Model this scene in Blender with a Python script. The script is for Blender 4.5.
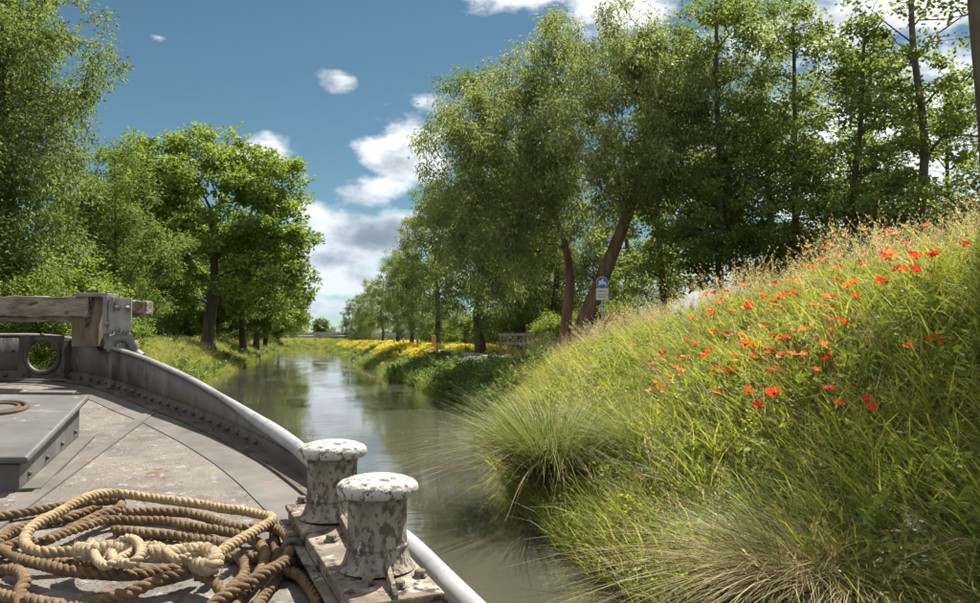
import bpy, bmesh, math, random
import numpy as np
from mathutils import Vector, Matrix

random.seed(7)
RNG = np.random.default_rng(11)
SC = bpy.context.scene
COL = SC.collection
for _o in list(bpy.data.objects):
    bpy.data.objects.remove(_o)

# ---------------------------------------------------------------- camera
# The canal runs along +Y, water at z = 0; the photographer sits on the fore deck of a barge.
YAW = math.radians(13.7)                 # camera turned towards the bank, away from the canal's axis
PITCH = math.atan2(38.5, 780.0)
F_PX, W_PX, H_PX = 780.0, 980.0, 603.0
CAM = np.array([0.0, 0.0, 1.9])
cam_data = bpy.data.cameras.new('camera')
cam_data.sensor_width = 36.0
cam_data.lens = 36.0 * F_PX / W_PX
cam_data.clip_start = 0.05
cam_data.clip_end = 6000.0
cam = bpy.data.objects.new('camera', cam_data)
COL.objects.link(cam)
cam.location = CAM
cam.rotation_euler = (math.pi / 2 + PITCH, 0.0, -YAW)
SC.camera = cam

# ---------------------------------------------------------------- sky and sun
SUN_AZ, SUN_EL = math.radians(47.0), math.radians(58.0)      # azimuth clockwise from +Y
SUN_DIR = Vector((math.sin(SUN_AZ) * math.cos(SUN_EL), math.cos(SUN_AZ) * math.cos(SUN_EL), math.sin(SUN_EL)))
sun_data = bpy.data.lights.new('sun', 'SUN')
sun_data.energy = 4.5
sun_data.angle = math.radians(0.55)
sun_data.color = (1.0, 0.94, 0.84)
sun = bpy.data.objects.new('sun', sun_data)
COL.objects.link(sun)
sun.rotation_euler = (-SUN_DIR).to_track_quat('-Z', 'Y').to_euler()
sun.location = (20, 10, 40)

SC.view_settings.view_transform = 'Standard'
SC.view_settings.look = 'None'
SC.view_settings.exposure = 1.38
SC.view_settings.gamma = 1.0
SC.view_settings.use_curve_mapping = False
SC.cycles.use_denoising = True
SC.cycles.denoiser = 'OPENIMAGEDENOISE'
SC.cycles.max_bounces = 7
SC.cycles.use_adaptive_sampling = True
SC.cycles.adaptive_threshold = 0.02
SC.cycles.diffuse_bounces = 4
SC.cycles.glossy_bounces = 2
SC.cycles.transmission_bounces = 4
SC.cycles.transparent_max_bounces = 6
SC.cycles.sample_clamp_indirect = 6.0


def ray(px, py):
    """World direction of a photo pixel, scaled to unit depth along the optical axis."""
    a, b = (px - W_PX / 2) / F_PX, (H_PX / 2 - py) / F_PX
    fy, fz = math.cos(PITCH), math.sin(PITCH)
    d = np.array([a, fy - b * fz, fz + b * fy])
    c, s = math.cos(YAW), math.sin(YAW)
    return np.array([d[0] * c + d[1] * s, -d[0] * s + d[1] * c, d[2]])


def at(px, py, depth):
    return CAM + ray(px, py) * depth


def on_z(px, py, z):
    r = ray(px, py)
    return CAM + r * ((z - CAM[2]) / r[2])


def node(nt, kind, **kw):
    n = nt.nodes.new(kind)
    for k, v in kw.items():
        if k.startswith('in_'):
            key = k[3:]
            n.inputs[int(key) if key.isdigit() else key.replace('_', ' ')].default_value = v
        else:
            setattr(n, k, v)
    return n


def mth(nt, op, a, b=None, c=None, clamp=False):
    n = nt.nodes.new('ShaderNodeMath')
    n.operation = op
    n.use_clamp = clamp
    for i, v in enumerate((a, b, c)):
        if v is None:
            continue
        if isinstance(v, (int, float)):
            n.inputs[i].default_value = v
        else:
            nt.links.new(v, n.inputs[i])
    return n.outputs[0]


def ramp(nt, fac, stops, interp='LINEAR'):
    n = nt.nodes.new('ShaderNodeValToRGB')
    n.color_ramp.interpolation = interp
    el = n.color_ramp.elements
    while len(el) < len(stops):
        el.new(0.5)
    for e, (p, col) in zip(el, stops):
        e.position = p
        e.color = (*col, 1.0) if len(col) == 3 else col
    nt.links.new(fac, n.inputs[0])
    return n.outputs[0]


def maprange(nt, v, a, b, c=0.0, d=1.0, smooth=True):
    n = nt.nodes.new('ShaderNodeMapRange')
    n.interpolation_type = 'SMOOTHSTEP' if smooth else 'LINEAR'
    nt.links.new(v, n.inputs[0])
    for i, q in enumerate((a, b, c, d)):
        n.inputs[i + 1].default_value = q
    return n.outputs[0]


def mixc(nt, fac, a, b):
    n = nt.nodes.new('ShaderNodeMix')
    n.data_type = 'RGBA'
    for i, v in ((0, fac), (6, a), (7, b)):
        if isinstance(v, (int, float)):
            n.inputs[i].default_value = v
        elif isinstance(v, tuple):
            n.inputs[i].default_value = (*v, 1.0)
        else:
            nt.links.new(v, n.inputs[i])
    return n.outputs[2]


world = bpy.data.worlds.new('World')
SC.world = world
world.use_nodes = True
wt = world.node_tree
wt.nodes.clear()
w_out = node(wt, 'ShaderNodeOutputWorld')
w_bg = node(wt, 'ShaderNodeBackground')
w_bg.inputs['Strength'].default_value = 0.12
sky = node(wt, 'ShaderNodeTexSky', sky_type='NISHITA', sun_disc=False)
sky.sun_elevation = SUN_EL
sky.sun_rotation = SUN_AZ
sky.air_density = 0.85
sky.dust_density = 0.05
sky.ozone_density = 1.5
hs = node(wt, 'ShaderNodeHueSaturation')
hs.inputs['Saturation'].default_value = 0.98
hs.inputs['Value'].default_value = 0.27
tint_ = node(wt, 'ShaderNodeMix', data_type='RGBA', blend_type='MULTIPLY')
tint_.inputs[0].default_value = 1.0
tint_.inputs[7].default_value = (.80, 1.03, .92, 1)
wt.links.new(sky.outputs[0], tint_.inputs[6])
wt.links.new(tint_.outputs[2], hs.inputs['Color'])
tc = node(wt, 'ShaderNodeTexCoord')
DIR = tc.outputs['Generated']
# cumulus: a soft body for each cloud (direction, half width, half height in radians), broken up by noise
CLOUDS = [((408, 148), .072, .054, 1.25), ((446, 132), .040, .032, .9), ((372, 190), .060, .030, .85), ((345, 82), .026, .014, .5),
          ((268, 152), .030, .018, .6), ((238, 158), .02, .012, .5), ((380, 234), .13, .044, 1.1), ((330, 262), .11, .034, 1.0), ((372, 282), .16, .032, 1.0),
          ((330, 308), .16, .022, .9), ((305, 212), .05, .02, .6), ((520, -8), .10, .028, .95), ((610, 4), .10, .04, .85),
          ((860, 20), .26, .05, 1.0), ((960, 120), .2, .16, .95), ((800, 180), .22, .10, .85), ((700, 285), .3, .05, .8), ((900, 290), .25, .06, .8),
          ((160, 38), .008, .004, .3), ((420, 105), .02, .012, .28), ((250, 315), .2, .025, .7), ((120, 300), .2, .03, .6)]
total = None
for (cpx, cpy), sx, sy, amp in CLOUDS:
    c = Vector(ray(cpx, cpy)).normalized()
    r = Vector((c.y, -c.x, 0)).normalized()
    u = r.cross(c).normalized()
    dn = node(wt, 'ShaderNodeVectorMath', operation='SUBTRACT')
    wt.links.new(DIR, dn.inputs[0]); dn.inputs[1].default_value = c
    comps = []
    for axis, s in ((r, sx), (u, sy)):
        q = node(wt, 'ShaderNodeVectorMath', operation='DOT_PRODUCT')
        wt.links.new(dn.outputs[0], q.inputs[0]); q.inputs[1].default_value = axis / s
        comps.append(q.outputs['Value'])
    d2 = mth(wt, 'ADD', mth(wt, 'MULTIPLY', comps[0], comps[0]), mth(wt, 'MULTIPLY', comps[1], comps[1]))
    m = mth(wt, 'MULTIPLY', mth(wt, 'SUBTRACT', 1.0, mth(wt, 'SQRT', d2)), amp)
    m = mth(wt, 'MAXIMUM', m, -1.0)
    total = m if total is None else mth(wt, 'SMOOTH_MAX', total, m, 0.25)
# fair-weather cloud over the rest of the sky, thickened out of view to add fill light
sep = node(wt, 'ShaderNodeSeparateXYZ')
wt.links.new(DIR, sep.inputs[0])
zc = mth(wt, 'ADD', mth(wt, 'MAXIMUM', sep.outputs[2], 0.0), 0.12)
proj = node(wt, 'ShaderNodeCombineXYZ')
wt.links.new(mth(wt, 'DIVIDE', sep.outputs[0], zc), proj.inputs[0])
wt.links.new(mth(wt, 'DIVIDE', sep.outputs[1], zc), proj.inputs[1])
gen = node(wt, 'ShaderNodeTexNoise', in_Scale=0.9, in_Detail=2.0)
wt.links.new(proj.outputs[0], gen.inputs['Vector'])
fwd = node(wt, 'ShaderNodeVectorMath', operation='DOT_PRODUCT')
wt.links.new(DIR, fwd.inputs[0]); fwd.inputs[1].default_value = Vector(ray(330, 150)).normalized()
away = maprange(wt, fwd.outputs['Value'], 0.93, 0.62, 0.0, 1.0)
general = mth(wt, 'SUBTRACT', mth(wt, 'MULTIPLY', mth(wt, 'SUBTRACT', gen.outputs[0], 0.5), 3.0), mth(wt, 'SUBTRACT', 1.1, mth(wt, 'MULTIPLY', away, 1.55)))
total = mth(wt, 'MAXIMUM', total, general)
n1 = node(wt, 'ShaderNodeTexNoise', in_Scale=13.0, in_Detail=9.0, in_Roughness=0.6)
mp = node(wt, 'ShaderNodeMapping'); mp.inputs['Scale'].default_value = (1, 1, 1.7)
wt.links.new(DIR, mp.inputs[0]); wt.links.new(mp.outputs[0], n1.inputs['Vector'])
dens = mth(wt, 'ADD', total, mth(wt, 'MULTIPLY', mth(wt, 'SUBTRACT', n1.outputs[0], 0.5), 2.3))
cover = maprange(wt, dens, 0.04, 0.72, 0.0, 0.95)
# lit crowns and grey bases: the same noise looked up a little higher, towards the sun
n2 = node(wt, 'ShaderNodeTexNoise', in_Scale=9.0, in_Detail=5.0, in_Roughness=0.55)
mp2 = node(wt, 'ShaderNodeMapping'); mp2.inputs['Location'].default_value = (-.012, -.005, -.05); mp2.inputs['Scale'].default_value = (1, 1, 1.7)
wt.links.new(DIR, mp2.inputs[0]); wt.links.new(mp2.outputs[0], n2.inputs['Vector'])
thick = mth(wt, 'ADD', mth(wt, 'MULTIPLY', n2.outputs[0], 1.6), mth(wt, 'MULTIPLY', dens, 0.30))
ccol = ramp(wt, maprange(wt, thick, 0.86, 1.5), [(0.0, (4.5, 4.45, 4.4)), (0.45, (2.75, 2.85, 3.0)), (1.0, (1.25, 1.45, 1.7))])
# low clouds are seen through more air: dimmer and bluer
low = maprange(wt, sep.outputs[2], -.02, .30, 0.0, 1.0, False)
air = ramp(wt, low, [(0.0, (.50, .57, .66)), (0.5, (.78, .82, .88)), (1.0, (1.0, 1.0, 1.0))])
mc = node(wt, 'ShaderNodeMix', data_type='RGBA', blend_type='MULTIPLY')
mc.inputs[0].default_value = 1.0
wt.links.new(ccol, mc.inputs[6]); wt.links.new(air, mc.inputs[7])
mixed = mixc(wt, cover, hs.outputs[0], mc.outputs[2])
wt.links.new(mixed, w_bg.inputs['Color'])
wt.links.new(w_bg.outputs[0], w_out.inputs[0])

# ---------------------------------------------------------------- mesh helpers


class Geo:
    """Collects quads/tris with a per-face variation value and a material index."""

    def __init__(self):
        self.V, self.F4, self.F3, self.v4, self.v3, self.m4, self.m3, self.n = [], [], [], [], [], [], [], 0

    def quads(self, V, F, var=None, mi=0):
        V = np.asarray(V, float).reshape(-1, 3); F = np.asarray(F, int).reshape(-1, 4)
        self.V.append(V); self.F4.append(F + self.n); self.n += len(V)
        self.v4.append(np.zeros(len(F)) if var is None else np.broadcast_to(np.asarray(var, float), (len(F),)))
        self.m4.append(np.full(len(F), mi))
        return self

    def tris(self, V, F, var=None, mi=0):
        V = np.asarray(V, float).reshape(-1, 3); F = np.asarray(F, int).reshape(-1, 3)
        self.V.append(V); self.F3.append(F + self.n); self.n += len(V)
        self.v3.append(np.zeros(len(F)) if var is None else np.broadcast_to(np.asarray(var, float), (len(F),)))
        self.m3.append(np.full(len(F), mi))
        return self

    def mesh(self, name, mats, smooth=False):
        V = np.concatenate(self.V)
        cat = lambda l, k: np.concatenate(l) if l else np.zeros((0, k), int)
        F4, F3 = cat(self.F4, 4), cat(self.F3, 3)
        me = bpy.data.meshes.new(name)
        me.vertices.add(len(V)); me.vertices.foreach_set('co', V.astype(np.float32).ravel())
        idx = np.concatenate([F4.ravel(), F3.ravel()]).astype(np.int32)
        start = np.concatenate([np.arange(len(F4)) * 4, len(F4) * 4 + np.arange(len(F3)) * 3]).astype(np.int32)
        me.loops.add(len(idx)); me.loops.foreach_set('vertex_index', idx)
        me.polygons.add(len(start)); me.polygons.foreach_set('loop_start', start)
        mi = np.concatenate(self.m4 + self.m3).astype(np.int32)
        me.polygons.foreach_set('material_index', mi)
        me.polygons.foreach_set('use_smooth', np.full(len(start), smooth))
        me.update(calc_edges=True)
        a = me.attributes.new('var', 'FLOAT', 'FACE')
        a.data.foreach_set('value', np.concatenate(self.v4 + self.v3).astype(np.float32))
        for m in (mats if isinstance(mats, (list, tuple)) else [mats]):
            me.materials.append(m)
        return me

    def obj(self, name, mats, parent=None, smooth=False, loc=None, bevel=0.0):
        return link(name, self.mesh(name, mats, smooth), parent, loc, bevel)


def link(name, me, parent=None, loc=None, bevel=0.0):
    o = bpy.data.objects.new(name, me)
    COL.objects.link(o)
    if parent is not None:
        o.parent = parent
    if loc is not None:
        o.location = loc
    if bevel:
        b = o.modifiers.new('bevel', 'BEVEL'); b.width = bevel; b.segments = 2; b.limit_method = 'ANGLE'; b.angle_limit = math.radians(40)
    return o


def empty(name, loc=(0, 0, 0), rz=0.0):
    o = bpy.data.objects.new(name, None)
    COL.objects.link(o); o.location = loc; o.rotation_euler = (0, 0, rz); o.empty_display_size = 0.2
    return o


def tag(o, label=None, cat=None, group=None, kind=None):
    for k, v in (('label', label), ('category', cat), ('group', group), ('kind', kind)):
        if v:
            o[k] = v
    return o


def copy_tree(o, parent=None):
    c = o.copy(); COL.objects.link(c); c.parent = parent
    for ch in [k for k in o.children]:
        copy_tree(ch, c)
    return c


def nrm(v):
    v = np.asarray(v, float)
    return v / np.maximum(np.linalg.norm(v, axis=-1, keepdims=True), 1e-9)


def smooth01(t):
    t = np.clip(t, 0, 1)
    return t * t * (3 - 2 * t)


def catmull(P, step):
    """Dense, evenly spaced points along a Catmull-Rom curve through P."""
    P = np.asarray(P, float)
    Q = np.vstack([2 * P[0] - P[1], P, 2 * P[-1] - P[-2]])
    out = []
    t = np.linspace(0, 1, 24, endpoint=False)[:, None]
    for i in range(1, len(Q) - 2):
        a, b, c, d = Q[i - 1], Q[i], Q[i + 1], Q[i + 2]
        out.append(0.5 * (2 * b + (c - a) * t + (2 * a - 5 * b + 4 * c - d) * t ** 2 + (3 * b - a - 3 * c + d) * t ** 3))
    out = np.vstack(out + [P[-1:]])
    s = np.concatenate([[0], np.cumsum(np.linalg.norm(np.diff(out, axis=0), axis=1))])
    n = max(2, int(s[-1] / step) + 1)
    q = np.linspace(0, s[-1], n)
    return np.stack([np.interp(q, s, out[:, k]) for k in range(3)], 1)


def frames(P):
    """Parallel-transport frames along a polyline: tangents, normals, binormals."""
    T = nrm(np.gradient(P, axis=0))
    N = np.zeros_like(P)
    ref = np.array([0, 0, 1.0]) if abs(T[0][2]) < .9 else np.array([1.0, 0, 0])
    n = nrm(np.cross(np.cross(T[0], ref), T[0]))
    for i in range(len(P)):
        n = nrm(n - T[i] * np.dot(n, T[i])); N[i] = n
    return T, N, np.cross(T, N)


def tube(P, R, sides=8, caps=True, geo=None, var=0, mi=0, flat=1.0):
    P = np.asarray(P, float); R = np.broadcast_to(np.asarray(R, float), (len(P),))
    T, N, B = frames(P)
    a = np.arange(sides) * 2 * math.pi / sides
    V = P[:, None] + R[:, None, None] * (np.cos(a)[None, :, None] * N[:, None] * flat + np.sin(a)[None, :, None] * B[:, None])
    i, j = np.meshgrid(np.arange(len(P) - 1), np.arange(sides), indexing='ij')
    j2 = (j + 1) % sides
    F = np.stack([i * sides + j, i * sides + j2, (i + 1) * sides + j2, (i + 1) * sides + j], -1).reshape(-1, 4)
    g = geo or Geo()
    g.quads(V.reshape(-1, 3), F, var, mi)
    if caps:
        for k, p in ((0, P[0]), (len(P) - 1, P[-1])):
            ring = V[k]
            if k == 0:
                ring = ring[::-1]
            g.tris(np.vstack([ring, p]), [(q, (q + 1) % sides, sides) for q in range(sides)], var, mi)
    return g


def lathe(prof, sides=32, geo=None, centre=(0, 0, 0), mi=0):
    """Revolve (radius, z) pairs about the z axis."""
    prof = np.asarray(prof, float)
    a = np.arange(sides) * 2 * math.pi / sides
    V = np.stack([prof[:, None, 0] * np.cos(a), prof[:, None, 0] * np.sin(a), np.repeat(prof[:, None, 1], sides, 1)], -1).reshape(-1, 3) + np.asarray(centre)
    i, j = np.meshgrid(np.arange(len(prof) - 1), np.arange(sides), indexing='ij')
    j2 = (j + 1) % sides
    F = np.stack([i * sides + j, i * sides + j2, (i + 1) * sides + j2, (i + 1) * sides + j], -1).reshape(-1, 4)
    g = geo or Geo()
    return g.quads(V, F, 0, mi)


BOXF = [(0, 3, 2, 1), (4, 5, 6, 7), (0, 1, 5, 4), (1, 2, 6, 5), (2, 3, 7, 6), (3, 0, 4, 7)]


def hexa(bottom, top, geo=None, var=0, mi=0):
    """A box from four bottom and four top corners (counter-clockwise from above)."""
    return (geo or Geo()).quads(np.vstack([bottom, top]), BOXF, var, mi)


def box(c, s, geo=None, R=None, var=0, mi=0):
    x, y, z = np.asarray(s, float) / 2
    q = np.array([(-x, -y), (x, -y), (x, y), (-x, y)])
    V = np.vstack([np.c_[q, np.full(4, -z)], np.c_[q, np.full(4, z)]])
    if R is not None:
        V = V @ np.asarray(R, float).T
    return (geo or Geo()).quads(V + np.asarray(c, float), BOXF, var, mi)


def rotz(a):
    c, s = math.cos(a), math.sin(a)
    return np.array([(c, -s, 0), (s, c, 0), (0, 0, 1.0)])

# ---------------------------------------------------------------- materials


def material(name):
    m = bpy.data.materials.new(name)
    m.use_nodes = True
    nt = m.node_tree
    b = nt.nodes['Principled BSDF']
    return m, nt, b


def objco(nt, scale=(1, 1, 1)):
    t = node(nt, 'ShaderNodeTexCoord')
    mp_ = node(nt, 'ShaderNodeMapping'); mp_.inputs['Scale'].default_value = scale
    nt.links.new(t.outputs['Object'], mp_.inputs[0])
    return mp_.outputs[0]


def noise(nt, vec, scale, detail=4.0, rough=0.55):
    n = node(nt, 'ShaderNodeTexNoise', in_Scale=scale, in_Detail=detail, in_Roughness=rough)
    nt.links.new(vec, n.inputs['Vector'])
    return n.outputs[0]


def bump(nt, b, h, strength=0.4, dist=0.01, prev=None):
    n = node(nt, 'ShaderNodeBump')
    n.inputs['Strength'].default_value = strength; n.inputs['Distance'].default_value = dist
    nt.links.new(h, n.inputs['Height'])
    if prev is not None:
        nt.links.new(prev, n.inputs['Normal'])
    nt.links.new(n.outputs[0], b.inputs['Normal'])
    return n.outputs[0]


def mottled(name, cols, scale=6.0, rough=0.7, bstr=0.3, bscale=60.0, bdist=0.004, spots=None, metal=0.0, stretch=(1, 1, 1), extra=None):
    """Worn surface: a ramp over noise, optional spots (colour, scale, threshold), fine relief."""
    m, nt, b = material(name)
    v = objco(nt, stretch)
    n = noise(nt, v, scale, 7.0, 0.62)
    k = len(cols)
    c = ramp(nt, n, [(0.28 + 0.44 * i / max(1, k - 1), q) for i, q in enumerate(cols)])
    h = noise(nt, v, bscale, 5.0, 0.6)
    for (sc, ss, th) in (spots or []):
        s = maprange(nt, noise(nt, v, ss, 6.0, 0.65), th, th + 0.06)
        c = mixc(nt, s, c, sc)
    nt.links.new(c, b.inputs['Base Color'])
    b.inputs['Roughness'].default_value = rough
    b.inputs['Metallic'].default_value = metal
    nr = bump(nt, b, h, bstr, bdist)
    if extra:
        extra(nt, b, v, nr)
    return m


def leafmat(name, cols, trans=0.42, rough=0.5, objvar=0.35, spec=0.25, tint=(1.0, 1.0, 1.0)):
    """Thin leaf: per-leaf and per-plant colour, light passing through."""
    m, nt, b = material(name)
    at_ = node(nt, 'ShaderNodeAttribute', attribute_name='var')
    oi = node(nt, 'ShaderNodeObjectInfo')
    f = mth(nt, 'ADD', mth(nt, 'MULTIPLY', at_.outputs['Fac'], 1 - objvar), mth(nt, 'MULTIPLY', oi.outputs['Random'], objvar))
    k = len(cols)
    c = ramp(nt, f, [(0.08 + 0.84 * i / max(1, k - 1), q) for i, q in enumerate(cols)])
    nt.links.new(c, b.inputs['Base Color'])
    b.inputs['Roughness'].default_value = rough
    b.inputs['Specular IOR Level'].default_value = spec
    tr = node(nt, 'ShaderNodeBsdfTranslucent')
    mul = node(nt, 'ShaderNodeMix', data_type='RGBA', blend_type='MULTIPLY')
    mul.inputs[0].default_value = 1.0
    nt.links.new(c, mul.inputs[6]); mul.inputs[7].default_value = (*[1.0 * q for q in tint], 1)
    nt.links.new(mul.outputs[2], tr.inputs[0])
    mx = node(nt, 'ShaderNodeMixShader'); mx.inputs[0].default_value = trans
    nt.links.new(b.outputs[0], mx.inputs[1]); nt.links.new(tr.outputs[0], mx.inputs[2])
    nt.links.new(mx.outputs[0], nt.nodes['Material Output'].inputs[0])
    return m


M = {}
M['grass'] = leafmat('grass', [(.10, .140, .024), (.20, .245, .045), (.32, .345, .075), (.43, .42, .13)], .52, tint=(1.45, 1.35, .75))
M['lush'] = leafmat('lush_grass', [(.048, .088, .024), (.090, .145, .036), (.15, .21, .06)], .40, tint=(1.3, 1.35, .8))
M['straw'] = leafmat('straw', [(.26, .19, .09), (.40, .31, .15), (.54, .45, .26)], .35, tint=(1.1, 1.05, .9))
M['seed'] = leafmat('seed_head', [(.36, .28, .13), (.52, .44, .22), (.66, .60, .36)], .45, tint=(1.1, 1.05, .9))
M['brownseed'] = leafmat('brown_seed_head', [(.16, .085, .04), (.26, .15, .07), (.36, .23, .11)], .3)
M['herb'] = leafmat('herb_leaf', [(.09, .145, .028), (.18, .245, .050), (.29, .34, .08)], .5, tint=(1.5, 1.4, .8))
M['yellow'] = leafmat('yellow_petal', [(.74, .60, .03), (.86, .76, .07)], .35)
M['white'] = leafmat('white_petal', [(.7, .7, .62), (.82, .82, .76)], .35)
M['poppy_red'] = leafmat('poppy_petal_red', [(.56, .028, .010), (.68, .05, .014), (.74, .10, .02)], .45, rough=.5)
M['poppy_backlit'] = leafmat('poppy_petal_backlit', [(.75, .13, .02), (.82, .20, .03), (.84, .28, .05)], .45, rough=.5)  # orange: light shining through the petals, put into their colour
M['poppy_heart'] = leafmat('poppy_heart', [(.02, .02, .015), (.04, .04, .02)], .1)
M['willow'] = leafmat('willow_leaf', [(.078, .115, .036), (.138, .184, .058), (.215, .26, .088), (.30, .335, .13)], .5, tint=(1.35, 1.35, .8))
M['willow_deep'] = leafmat('willow_leaf_deep', [(.085, .115, .048), (.142, .178, .072), (.215, .252, .105), (.30, .33, .155)], .5, tint=(1.35, 1.35, .8))
M['oak'] = leafmat('oak_leaf', [(.058, .10, .020), (.108, .165, .033), (.175, .235, .05), (.265, .315, .08)], .44, tint=(1.5, 1.5, .75))
M['alder'] = leafmat('alder_leaf', [(.064, .10, .027), (.115, .162, .043), (.185, .235, .065), (.28, .32, .105)], .48, tint=(1.5, 1.45, .8))
M['young'] = leafmat('young_leaf', [(.075, .13, .028), (.13, .195, .045), (.20, .265, .065), (.27, .325, .10)], .44, tint=(1.3, 1.3, .8))
M['bark'] = mottled('bark', [(.045, .032, .022), (.10, .072, .050), (.17, .13, .095)], 3.0, .9, .9, 14.0, .03, stretch=(1.6, 1.6, .35))
M['bark_warm'] = mottled('bark_warm', [(.085, .044, .026), (.19, .11, .070), (.30, .195, .135)], 3.0, .9, 1.0, 12.0, .04, stretch=(1.6, 1.6, .3))
M['soil'] = mottled('soil', [(.035, .026, .016), (.07, .055, .032), (.06, .075, .025)], 1.5, .95, .6, 20.0, .03)
# ---------------------------------------------------------------- terrain and water


def bend(y):
    return np.where(y > 130, (np.clip(y, 130, 320) - 130) ** 2 / 260.0, 0.0)


XR_T = ([-40, 4, 7.5, 9, 12, 14.5, 18, 21, 24, 30, 400], [2.5, 2.55, 2.45, 2.65, 3.2, 3.9, 4.75, 5.0, 4.75, 4.85, 4.9])
RIDGE_T = ([-40, 0, 6, 8, 10.4, 13.3, 16.3, 19, 22, 25], [2.75, 2.75, 2.64, 2.40, 2.22, 1.88, 1.52, 1.18, 1.12, 0.0])


def xl_of(y):
    return -4.3 + bend(y) - 0.25 * np.sin(y * .31) * np.clip((y - 20) / 40, 0, 1)


def xr_of(y):
    return np.interp(y, *XR_T) + bend(y) + 0.22 * np.sin(y * .27 + 1) * np.clip((y - 24) / 20, 0, 1)


def ground_z(x, y):
    x = np.asarray(x, float); y = np.asarray(y, float)
    xl, xr = xl_of(y), xr_of(y)
    tl, tr = xl - x, x - xr
    left = -0.06 + 1.55 * smooth01((tl + .15) / 3.6)
    base = -0.06 + 1.22 * smooth01((tr + .15) / 2.6)
    rid = np.interp(y, *RIDGE_T)
    rise = np.clip(tr / np.maximum(6.5 - np.minimum(xr, 5.4), .8), 0, 1.0)
    mound = rid * (0.55 * rise ** .75 + 0.45 * smooth01(rise))
    fall = smooth01((x - 7.0) / 9.0)
    mound = mound * (1 - fall) + fall * np.minimum(mound, 1.5)
    right = np.maximum(base, mound - .06)
    bed = -1.1 * smooth01(np.minimum(-tl, -tr) / 1.4) - .06
    z = np.where(tl > -.15, left, np.where(tr > -.15, right, bed))
    lumps = .05 * np.sin(x * 1.7 + y * .6) * np.sin(y * 1.1 - x * .4) + .03 * np.sin(x * 3.9 + 1.0) * np.sin(y * 3.1)
    return z + lumps * np.clip(z / .8, 0, 1)


def spaced(a, b, fine, n):
    t = np.linspace(0, 1, n) ** 2.6
    return a + (b - a) * t


gx = np.unique(np.round(np.concatenate([-spaced(30, 2500, 1, 26), np.linspace(-30, -9, 43), np.linspace(-9, 9, 121), np.linspace(9, 32, 47), spaced(32, 2500, 1, 26)]), 3))
gy = np.unique(np.round(np.concatenate([-spaced(12, 900, 1, 18), np.linspace(-12, 30, 169), np.linspace(30, 120, 121), np.linspace(120, 330, 106), spaced(330, 4000, 1, 24)]), 3))
GX, GY = np.meshgrid(gx, gy, indexing='ij')
GZ = ground_z(GX, GY)
nx, ny = len(gx), len(gy)
ii, jj = np.meshgrid(np.arange(nx - 1), np.arange(ny - 1), indexing='ij')
GF = np.stack([ii * ny + jj, (ii + 1) * ny + jj, (ii + 1) * ny + jj + 1, ii * ny + jj + 1], -1).reshape(-1, 4)


def ground_material():
    m, nt, b = material('ground')
    v = objco(nt)
    n = noise(nt, v, .9, 6, .6)
    c = ramp(nt, n, [(.3, (.030, .026, .014)), (.5, (.045, .058, .018)), (.7, (.085, .11, .03))])
    geo = node(nt, 'ShaderNodeNewGeometry')
    sp = node(nt, 'ShaderNodeSeparateXYZ'); nt.links.new(geo.outputs['Position'], sp.inputs[0])
    mud = maprange(nt, mth(nt, 'ADD', sp.outputs[2], mth(nt, 'MULTIPLY', n, .25)), .22, .50, 1., 0.)
    mudc = ramp(nt, noise(nt, v, 7, 6, .65), [(.3, (.05, .036, .026)), (.5, (.12, .088, .062)), (.7, (.24, .19, .15))])
    c = mixc(nt, mud, c, mudc)
    nt.links.new(c, b.inputs['Base Color'])
    b.inputs['Roughness'].default_value = .95
    bump(nt, b, noise(nt, v, 12, 6, .65), .8, .05)
    return m


g = Geo().quads(np.stack([GX, GY, GZ], -1).reshape(-1, 3), GF)
ground = tag(g.obj('ground', ground_material(), smooth=True), kind='structure')


def water_material():
    m, nt, b = material('water')
    v = objco(nt)
    base = ramp(nt, noise(nt, v, .35, 3), [(.3, (.054, .053, .040)), (.7, (.068, .065, .050))])
    nt.links.new(base, b.inputs['Base Color'])
    b.inputs['Roughness'].default_value = .035
    b.inputs['IOR'].default_value = 1.45
    b.inputs['Specular IOR Level'].default_value = .8
    # wind ripples in patches over a slow swell, both stretched across the canal
    patch = maprange(nt, noise(nt, objco(nt, (1.0, .35, 1)), .5, 3), .42, .68, .10, 1.)
    rip = noise(nt, objco(nt, (.75, 1.9, 1)), 2.3, 3, .5)
    fine = noise(nt, objco(nt, (.9, 1.9, 1)), 7.5, 2, .5)
    swell = noise(nt, objco(nt, (.55, 1.0, 1)), .9, 2, .5)
    h = mth(nt, 'ADD', mth(nt, 'ADD', mth(nt, 'MULTIPLY', rip, .034), mth(nt, 'MULTIPLY', fine, .008)), 0.0)
    h = mth(nt, 'ADD', mth(nt, 'MULTIPLY', h, patch), mth(nt, 'MULTIPLY', swell, .012))
    bump(nt, b, h, .27, 1.0)
    return m


wx, wy = np.linspace(-40, 190, 24), np.linspace(-60, 330, 40)
WX, WY = np.meshgrid(wx, wy, indexing='ij')
ii, jj = np.meshgrid(np.arange(23), np.arange(39), indexing='ij')
WF = np.stack([ii * 40 + jj, (ii + 1) * 40 + jj, (ii + 1) * 40 + jj + 1, ii * 40 + jj + 1], -1).reshape(-1, 4)
g = Geo().quads(np.stack([WX, WY, 0 * WX], -1).reshape(-1, 3), WF)
tag(g.obj('water', water_material(), smooth=True), kind='structure')

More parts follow.
